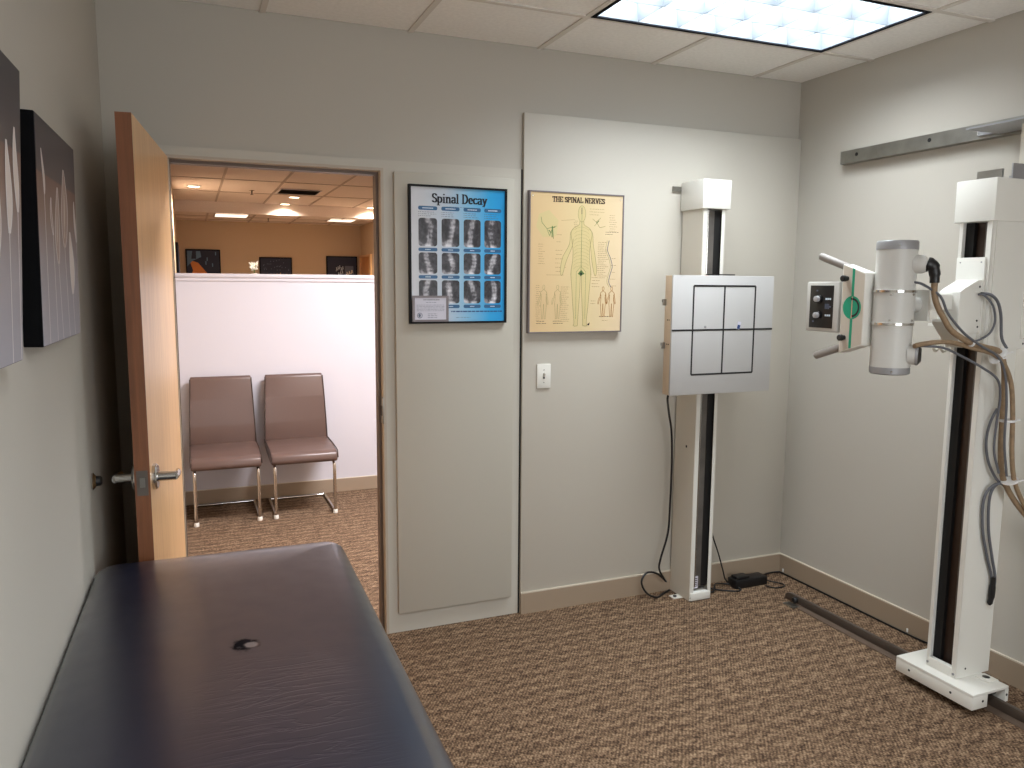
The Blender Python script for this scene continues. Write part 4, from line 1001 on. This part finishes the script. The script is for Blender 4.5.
# ================================================================== TUBE COLUMN ON ITS RAILS
t = thing('wall_rail', (0, -1.6, 2.2), 'grey metal rail bolted high along the right wall', 'rail')
m = MB('steel'); z0r, z1r = 2.226, 2.288
m.box(-.045, -.041, -2.9, -.352, z0r, z1r); m.box(-.041, -.0005, -2.9, -.352, z0r, z0r+.004); m.box(-.041, -.0005, -2.9, -.352, z1r-.004, z1r); m.build('channel', t)
m = MB('black')
for yy in (-.455, -.862, -1.268, -1.675): m.lathe((-.045, yy, 2.262), (-1, 0, 0), [(-.001, .009), (.0012, .009)], seg=14)
m.build('bolt_hole', t, 'dark bolt hole')
t = thing('floor_rail', (-.25, -1.6, 0), 'dark metal floor rail running beside the right wall', 'rail')
m = MB('framedark'); m.box(-.285, -.205, -2.9, -.43, 0, .004); m.build('base_flange', t, 'flat brown flange')
m = MB('railbar'); m.prism([(-2.9, .004), (-2.9, .042), (-.385, .042), (-.362, .035), (-.350, .022), (-.352, .004)], 'x', -.247, -.229, bev=.001); m.build('rail_bar', t)
m = MB('black'); m.lathe((-.247, -.43, .022), (-1, 0, 0), [(-.001, .015), (.014, .015), (.018, .012)], seg=18); m.build('end_stop', t, 'black round end stop')
m = MB('steel'); m.box(-.305, -.262, -.475, -.40, 0, .005); m.build('floor_clip', t)

X = thing('x_ray_column', (-.27, -1.36, 0), 'tall white x-ray tube column at the right, riding on a floor rail', 'x-ray column')
# floor carriage: inverted channel
m = MB('white'); m.box(-.402, -.204, -1.532, -1.185, .084, .096, bev=.002)
m.box(-.402, -.318, -1.532, -1.185, .034, .084, bev=.002); m.box(-.222, -.204, -1.532, -1.185, .034, .084); m.build('floor_carriage', X)
m = MB('black')
for yy in (-1.25, -1.44): m.lathe((-.402, yy, .062), (-1, 0, 0), [(-.001, .005), (.001, .005)], seg=10)
for xx in (-.345, -.213): m.lathe((xx, -1.532, .062), (0, -1, 0), [(-.001, .005), (.001, .005)], seg=10)
m.build('screw', X)
m = MB('white'); m.box(-.19-.07, -.205, -1.49, -1.43, .096, .100); m.lathe((-.235, -1.46, .1), (0, 0, 1), [(0, .014), (.004, .014), (.005, .006, 'black')], seg=16); m.build('bolt_tab', X)
m = MB('dgrey')
for yy in (-1.24, -1.48): m.lathe((-.248, yy, .063), (1, 0, 0), [(0, .021), (.022, .021)], seg=18)
m.build('wheel', X, 'wheel riding on the rail')
# column body
ax0, ax1, ay0, ay1 = -.352, -.165, -1.418, -1.286
zt = 1.87
m = MB('white')
m.box(ax0+.003, ax1, ay0, ay0+.004, .096, zt, 'white'); m.box(ax0+.003, ax1, ay1-.004, ay1, .096, zt, 'white'); m.box(ax1-.004, ax1, ay0+.004, ay1-.004, .096, zt, 'white')
m.box(ax0, ax0+.004, ay0, ay0+.020, .096, zt, 'white'); m.box(ax0, ax0+.004, ay1-.014, ay1, .096, zt, 'white')
m.build('column', X)
m = MB('white'); m.box(ax0+.02, ax1+.006, ay0-.004, ay0, 1.395, zt); m.box(ax0+.09, ax1+.032, ay0-.007, ay0-.004, 1.392, 1.430); m.build('side_cover', X)
m = MB('black'); m.lathe((ax1+.022, ay0-.007, 1.411), (0, -1, 0), [(-.001, .004), (.001, .004)], seg=10); m.lathe((-.30, ay0-.0002, .13), (0, -1, 0), [(-.001, .004), (.001, .004)], seg=10); m.build('side_screw', X)
m = MB('white'); m.box(ax0-.003, ax0+.02, ay0+.018, ay1-.012, .096, .135, bev=.002); m.lathe((ax0-.001, ay0+.010, .112), (-1, 0, 0), [(-.001, .005), (.002, .005)], 'grey', seg=10); m.lathe((ax0-.001, ay1-.007, .112), (-1, 0, 0), [(-.001, .005), (.002, .005)], 'grey', seg=10); m.build('foot_bar', X)
m = MB('belt', 'brownbelt', 'slot')
m.box(ax0+.045, ax0+.05, ay0+.004, ay1-.004, .096, zt, 'brownbelt'); m.box(ax0+.028, ax0+.045, ay1-.040, ay1-.006, .10, zt, 'belt'); m.box(ax0+.034, ax0+.045, ay0+.034, ay0+.052, .3, zt, 'slot')
m.build('counterweight_track', X, 'dark recessed track')
m = MB('white'); m.box(ax0-.012, ax1+.03, ay0-.014, ay1+.018, zt-.006, 2.018, bev=.003); m.build('top_cap', X)
m = MB('steel', 'grey'); m.box(-.300, -.292, -1.40, -1.30, 2.018, 2.055, 'steel'); m.box(-.285, -.165, -1.43, -1.425, 2.005, 2.072, 'grey'); m.box(-.165, -.12, -1.43, -1.33, 2.018, 2.045, 'grey')
m.build('top_plates', X, 'bare metal plates on the column top')
m = MB('white2', 'grey')
m.box(-.16, -.125, -1.40, -1.36, 2.018, 2.232, 'white2'); m.box(-.24, -.052, -1.44, -1.19, 2.232, 2.238, 'grey'); m.box(-.20, -.160, -1.40, -1.36, 2.018, 2.025, 'white2')
m.box(-.056, -.048, -1.44, -1.10, 2.238, 2.272, 'grey'); m.box(-.075, -.049, -1.33, -1.31, 2.03, 2.232, 'white2'); m.box(-.125, -.049, -1.335, -1.31, 2.018, 2.045, 'white2')
m.build('wall_bracket', X, 'bracket holding the column to the wall rail')
m = MB('offw'); m.box(-.052, -.0465, -1.145, -1.095, 2.243, 2.268); 
for yy in (-1.135, -1.108): m.lathe((-.052, yy, 2.255), (-1, 0, 0), [(-.001, .005), (.001, .005)], 'black', seg=10)
m.build('rail_tab', X)

# carriage on the column, arm, tube
m = MB('white'); m.box(ax0-.008, ax0-.001, ay0+.012, ay1-.004, 1.40, 1.733, bev=.001)
for yy in (ay0+.026, ay1-.02): m.lathe((ax0-.008, yy, 1.715), (-1, 0, 0), [(-.001, .003), (.001, .003)], 'grey', seg=8)
m.build('slide_plate', X)
m = MB('white')
m.prism([(-.475, 1.606), (-.455, 1.617), (-.385, 1.650), (-.361, 1.650), (-.361, 1.455), (-.475, 1.455)], 'y', -1.405, -1.318, bev=.002)
m.box(-.50, -.41, -1.330, -1.30, 1.478, 1.488); cbx = m.build('carriage_box', X)
m = MB('white'); m.prism([(-.475, 1.452), (-.475, 1.445), (-.52, 1.495), (-.52, 1.505)], 'y', -1.39, -1.33); m.prism([(-.475, 1.455), (-.361, 1.455), (-.361, 1.41), (-.43, 1.40)], 'y', -1.395, -1.325); m.build('lower_gusset', X)
m = MB('black')
for xx, zz in ((-.375, 1.625), (-.378, 1.50), (-.372, 1.477)): m.lathe((xx, -1.405, zz), (0, -1, 0), [(-.001, .004), (.001, .004)], seg=10)
m.build('carriage_screw', X)
m = MB('white'); m.box(-.594, -.474, -1.375, -1.320, 1.540, 1.596, bev=.002); m.box(-.611, -.594, -1.365, -1.33, 1.545, 1.59, 'dgrey'); m.build('arm', X)
m = MB('tubew', 'grey'); m.box(-.618, -.610, -1.395, -1.29, 1.500, 1.612, 'white'); m.box(-.655, -.618, -1.310, -1.302, 1.500, 1.612, 'grey'); m.box(-.655, -.618, -1.312, -1.290, 1.5, 1.612, 'grey'); m.cyl((-.66, -1.345, 1.558), (-.610, -1.345, 1.558), .026, 'tubew'); m.build('trunnion', X)
# hooks
m = MB('white2')
for yy in (-1.250, -1.284): m.tube(cr([(-.358, yy, 1.418), (-.372, yy, 1.405), (-.378, yy, 1.385), (-.388, yy, 1.376), (-.400, yy, 1.384), (-.402, yy, 1.402)], 4), .006, seg=8)
m.box(-.366, -.352, -1.292, -1.244, 1.404, 1.432); m.build('cable_hook', X)

TC = (-.710, -1.326)
Rr = .0795
m = MB('tubew', 'grey', 'chrome')
m.lathe((TC[0], TC[1], 1.306), (0, 0, 1), [(0, .062, 'grey'), (.004, .068, 'grey'), (.027, .069, 'grey'), (.0275, .0675, 'tubew'), (.179, .0675, 'tubew'), (.1795, .073, 'chrome'), (.188, .073, 'chrome'), (.1885, .0695, 'tubew'),
     (.296, .0695, 'tubew'), (.2965, .074, 'chrome'), (.305, .074, 'chrome'), (.3055, .068, 'tubew'), (.448, .068, 'tubew'), (.4485, .070, 'grey'), (.474, .070, 'grey'), (.480, .066, 'grey')], seg=48)
tb = m.build('tube_housing', X, 'grey-white cylindrical x-ray tube housing')
m = MB('chrome')
for zz in (1.306+.197, 1.306+.289):
    for a in (-2.55, -1.35, -.4): m.lathe((TC[0]+.0685*cos(a), TC[1]+.0685*sin(a), zz), (cos(a), sin(a), 0), [(0, .0045), (.004, .004)], seg=8)
for zz in (1.767, 1.32): m.lathe((TC[0]+.069*cos(-2.3), TC[1]+.069*sin(-2.3), zz), (cos(-2.3), sin(-2.3), 0), [(0, .004), (.003, .003)], seg=8)
m.build('screw', tb)
ct = Vector((TC[0]+.024, TC[1]-.050, 1.702)); d1 = Vector((.62, -.78, 0)).normalized()
m = MB('tubew'); m.lathe(ct, d1, [(0, .033), (.028, .033), (.038, .030), (.044, .024)]); m.build('cable_socket', tb)
cb = Vector((TC[0]+.026, TC[1]-.050, 1.380))
m = MB('tubew', 'grey', 'dgrey'); m.lathe(cb, d1, [(0, .036), (.026, .036), (.028, .038, 'grey'), (.036, .037, 'grey'), (.046, .022, 'dgrey')]); m.build('cable_socket', tb)
# collimator block behind the plate
m = MB('tubew'); m.box(-.79, -.635, -1.255, -1.165, 1.43, 1.66, bev=.004); m.build('mounting_block', X)
# control plate: tapered profile (y,z) towards the tube
m = MB('white', 'faceplate', 'green', 'line', 'orange')
pf = [(-1.276, 1.408), (-1.276, 1.672), (-1.166, 1.706), (-1.166, 1.372)]
XP = -.80
m.prism(pf, 'x', XP+.0015, XP+.052, 'white', bev=.002)
ins = [(-1.272, 1.412), (-1.272, 1.668), (-1.170, 1.701), (-1.170, 1.377)]
m.quad([(XP+.001, a, b) for a, b in ins], 'faceplate')
gz, gy = 1.545, -1.220
def disc(cy, cz, r, x, mt, n=28, a0=0, a1=360, ri=0):
    if ri:
        for k in range(n):
            A, B = radians(a0+(a1-a0)*k/n), radians(a0+(a1-a0)*(k+1)/n)
            m.quad([(x, cy+ri*cos(A), cz+ri*sin(A)), (x, cy+r*cos(A), cz+r*sin(A)), (x, cy+r*cos(B), cz+r*sin(B)), (x, cy+ri*cos(B), cz+ri*sin(B))], mt)
    else: m.quad([(x, cy+r*cos(2*pi*k/n), cz+r*sin(2*pi*k/n)) for k in range(n)], mt)
m.quad([(XP+.0006, gy-.006, 1.395), (XP+.0006, gy+.006, 1.392), (XP+.0006, gy+.006, 1.690), (XP+.0006, gy-.006, 1.686)], 'green')
disc(gy, gz, .043, XP+.0003, 'green')
disc(gy, gz, .036, XP, 'line', 20, 80, 268, ri=.028)
m.quad([(XP, gy-.002, gz-.04), (XP, gy+.002, gz-.04), (XP, gy+.002, gz+.04), (XP, gy-.002, gz+.04)], 'orange')
cp = m.build('control_plate', X, 'tapered plate printed with a green disc and black arc')
m = MB('black')
for zz in (1.652, 1.432): m.lathe((XP+.001, -1.190, zz), (-1, 0, 0), [(0, .009), (.010, .009), (.012, .012), (.024, .012), (.027, .009)], seg=18)
m.build('plate_knob', cp, 'black knob')
for sg in (1, -1):
    zz = 1.545+sg*.148
    m = MB('bargrey'); pts = [(-.775, -1.170, zz), (-.785, -1.135, zz+sg*.014), (-.797, -1.095, zz+sg*.030), (-.806, -1.060, zz+sg*.044)]
    m.tube(pts[:1]+[pts[1], pts[2], pts[3], (-.808, -1.054, zz+sg*.047)], [.014, .015, .015, .0145, .008], seg=14); m.build('steering_handle', X, 'grey bar handle')
# collimator with black control face
XC = -.80
m = MB('tubew'); m.box(XC+.001, -.62, -1.152, -.985, 1.448, 1.640, bev=.006, smooth=True); cl = m.build('collimator', X)
m = MB('black', 'white_ink'); m.box(XC-.002, XC+.003, -1.128, -1.008, 1.462, 1.626, bev=.001)
rd = random.Random(2)
for zz in (1.574, 1.511):
    for k in range(3): m.box(XC-.0025, XC-.002, -1.098-k*.010, -1.090-k*.010, zz-.003, zz+.004, 'white_ink')
for yy, zz in ((-1.045, 1.606), (-1.115, 1.545), (-1.03, 1.486)): m.box(XC-.0025, XC-.002, yy-.004, yy+.004, zz-.003, zz+.003, 'inkgrey')
for k in range(4): m.box(XC-.0025, XC-.002, -1.092-k*.006, -1.089-k*.006, 1.536, 1.556, 'inkgrey')
m.build('control_face', cl, 'black control face with two knobs')
for zz in (1.574, 1.511):
    m = MB('black', 'knob'); m.lathe((XC-.002, -1.058, zz), (-1, 0, 0), [(0, .015), (.006, .015), (.008, .012), (.020, .011, 'knob'), (.021, .009, 'knob')], seg=20); m.build('dial_knob', cl)
m = MB('dgrey'); m.box(-.77, -.65, -.985, -.977, 1.49, 1.60); m.build('beam_window', cl)

# hoses and cables of the tube
e1 = ct + d1*.044
hose = [e1+d1*.0, e1+d1*.016+Vector((0, 0, -.006)), e1+d1*.026+Vector((0, 0, -.030)), e1+d1*.028+Vector((0, 0, -.065))]
m = MB('black'); m.tube(cr(hose, 5), [.026]*4+[.023]*4+[.019]*4+[.016]*4, seg=16); m.build('boot', tb, 'dark rubber elbow boot')
h1 = [tuple(hose[-1]), (-.640, -1.434, 1.60), (-.628, -1.438, 1.56), (-.604, -1.448, 1.515), (-.570, -1.460, 1.467), (-.500, -1.475, 1.428), (-.420, -1.478, 1.408), (-.345, -1.475, 1.392), (-.300, -1.466, 1.350), (-.280, -1.462, 1.28), (-.270, -1.460, 1.15), (-.262, -1.460, 1.00), (-.238, -1.462, .90), (-.175, -1.480, .80), (-.09, -1.52, .70), (.0-.02, -1.60, .62)]
m = MB('hose'); m.tube(cr(h1, 8), .0105, seg=12); tag(m.build('hose'), 'thick tan hose curving from the upper tube socket down the column side', 'hose', None)
e2 = cb + d1*.048
h2 = [tuple(e2+Vector((-.045, -.004, .034))), (-.665, -1.418, 1.420), (-.615, -1.440, 1.428), (-.55, -1.455, 1.425), (-.47, -1.470, 1.405), (-.395, -1.490, 1.385), (-.330, -1.490, 1.345), (-.285, -1.492, 1.27), (-.258, -1.490, 1.15), (-.243, -1.490, 1.00), (-.215, -1.492, .89), (-.16, -1.505, .79), (-.10, -1.535, .69), (-.02, -1.615, .61)]
m = MB('hose'); m.tube(cr(h2, 8), .0085, seg=12); tag(m.build('hose'), 'tan hose leaving the lower tube socket and joining the bundle', 'hose', None)
def gc(pts, r, lab): 
    m = MB('gcable'); m.tube(cr(pts, 8), r, seg=8); tag(m.build('grey_cable'), lab, 'cable')
gc([(-.372, -1.409, 1.600), (-.362, -1.440, 1.596), (-.335, -1.450, 1.57), (-.312, -1.450, 1.52), (-.305, -1.455, 1.44), (-.300, -1.475, 1.40)], .0055, 'grey cable arching out of the carriage box down to the hose bundle')
gc([(-.385, -1.409, 1.597), (-.378, -1.430, 1.592), (-.345, -1.440, 1.555), (-.330, -1.442, 1.50), (-.345, -1.436, 1.455), (-.385, -1.425, 1.43), (-.40, -1.41, 1.425)], .004, 'thin grey cable looping beside the carriage box')
gc([(-.690, -1.388, 1.640), (-.665, -1.408, 1.630), (-.632, -1.452, 1.59), (-.60, -1.462, 1.53), (-.54, -1.482, 1.462), (-.46, -1.492, 1.415), (-.38, -1.500, 1.375), (-.32, -1.490, 1.31), (-.30, -1.492, 1.2), (-.290, -1.490, 1.05), (-.262, -1.490, .92)], .0045, 'dark grey wire running from the tube along the hoses')
gc([(-.66, -1.41, 1.413), (-.60, -1.452, 1.408), (-.52, -1.470, 1.375), (-.44, -1.490, 1.335), (-.37, -1.500, 1.29), (-.335, -1.490, 1.22), (-.325, -1.478, 1.13), (-.315, -1.470, 1.02), (-.285, -1.475, .93)], .0045, 'grey wire sagging below the lower hose')
gc([(-.275, -1.440, 1.17), (-.300, -1.436, 1.12), (-.312, -1.434, 1.05), (-.295, -1.436, .97), (-.255, -1.445, .90), (-.22, -1.456, .87)], .005, 'grey cable bowing out beside the column, above the white tie')
gc([(-.215, -1.476, .885), (-.262, -1.444, .875), (-.295, -1.432, .82), (-.285, -1.430, .70), (-.245, -1.430, .58), (-.212, -1.430, .50), (-.210, -1.430, .43)], .0055, 'grey cable drooping to its lower plug, left strand')
gc([(-.210, -1.486, .89), (-.245, -1.450, .882), (-.268, -1.436, .83), (-.258, -1.434, .70), (-.226, -1.436, .58), (-.203, -1.438, .50), (-.206, -1.438, .43)], .0055, 'grey cable drooping to its lower plug, right strand')
m = MB('black'); m.tube(cr([(-.207, -1.434, .50), (-.207, -1.434, .47), (-.208, -1.434, .42), (-.216, -1.434, .385)], 4), [.010]*5+[.012]*4+[.010]*3+[.004], seg=10); tag(m.build('cable_plug'), 'dark plug at the lower end of the drooping grey cables', 'plug')
for c, ax, r, lab in (((-.335, -1.480, 1.385), (.6, .05, -.6), .022, 'white cable tie where the hoses turn down'), ((-.365, -1.480, 1.365), (.8, 0, -.35), .020, 'white cable tie just left of the bend in the hoses'), ((-.264, -1.475, 1.13), (.06, 0, -1), .027, 'white cable tie round the hoses half way down'), ((-.226, -1.478, .897), (.3, 0, -.8), .030, 'white cable tie above the drooping grey cables'), ((-.49, -1.476, 1.424), (1, 0, -.4), .0135, 'white cable tie on the hose below the carriage arm')):
    m = MB('tie'); a = Vector(ax).normalized(); m.lathe(Vector(c)-a*.004, a, [(0, r-.003), (0, r), (.008, r), (.008, r-.003)], seg=20)
    if r > .015: m.tube([Vector(c)+Vector((r*.6, -r*.7, 0)), Vector(c)+Vector((r*.6+.022, -r*.7-.004, .004))], .003, seg=6)
    tag(m.build('cable_tie'), lab, 'cable tie')
# pipe the hose bundle passes through the wall plate outside the frame
m = MB('offw'); m.box(-.008, -.0003, -1.68, -1.54, .55, .69, bev=.003); tag(m.build('wall_plate'), 'white wall plate where the hoses enter the right wall', 'wall plate')
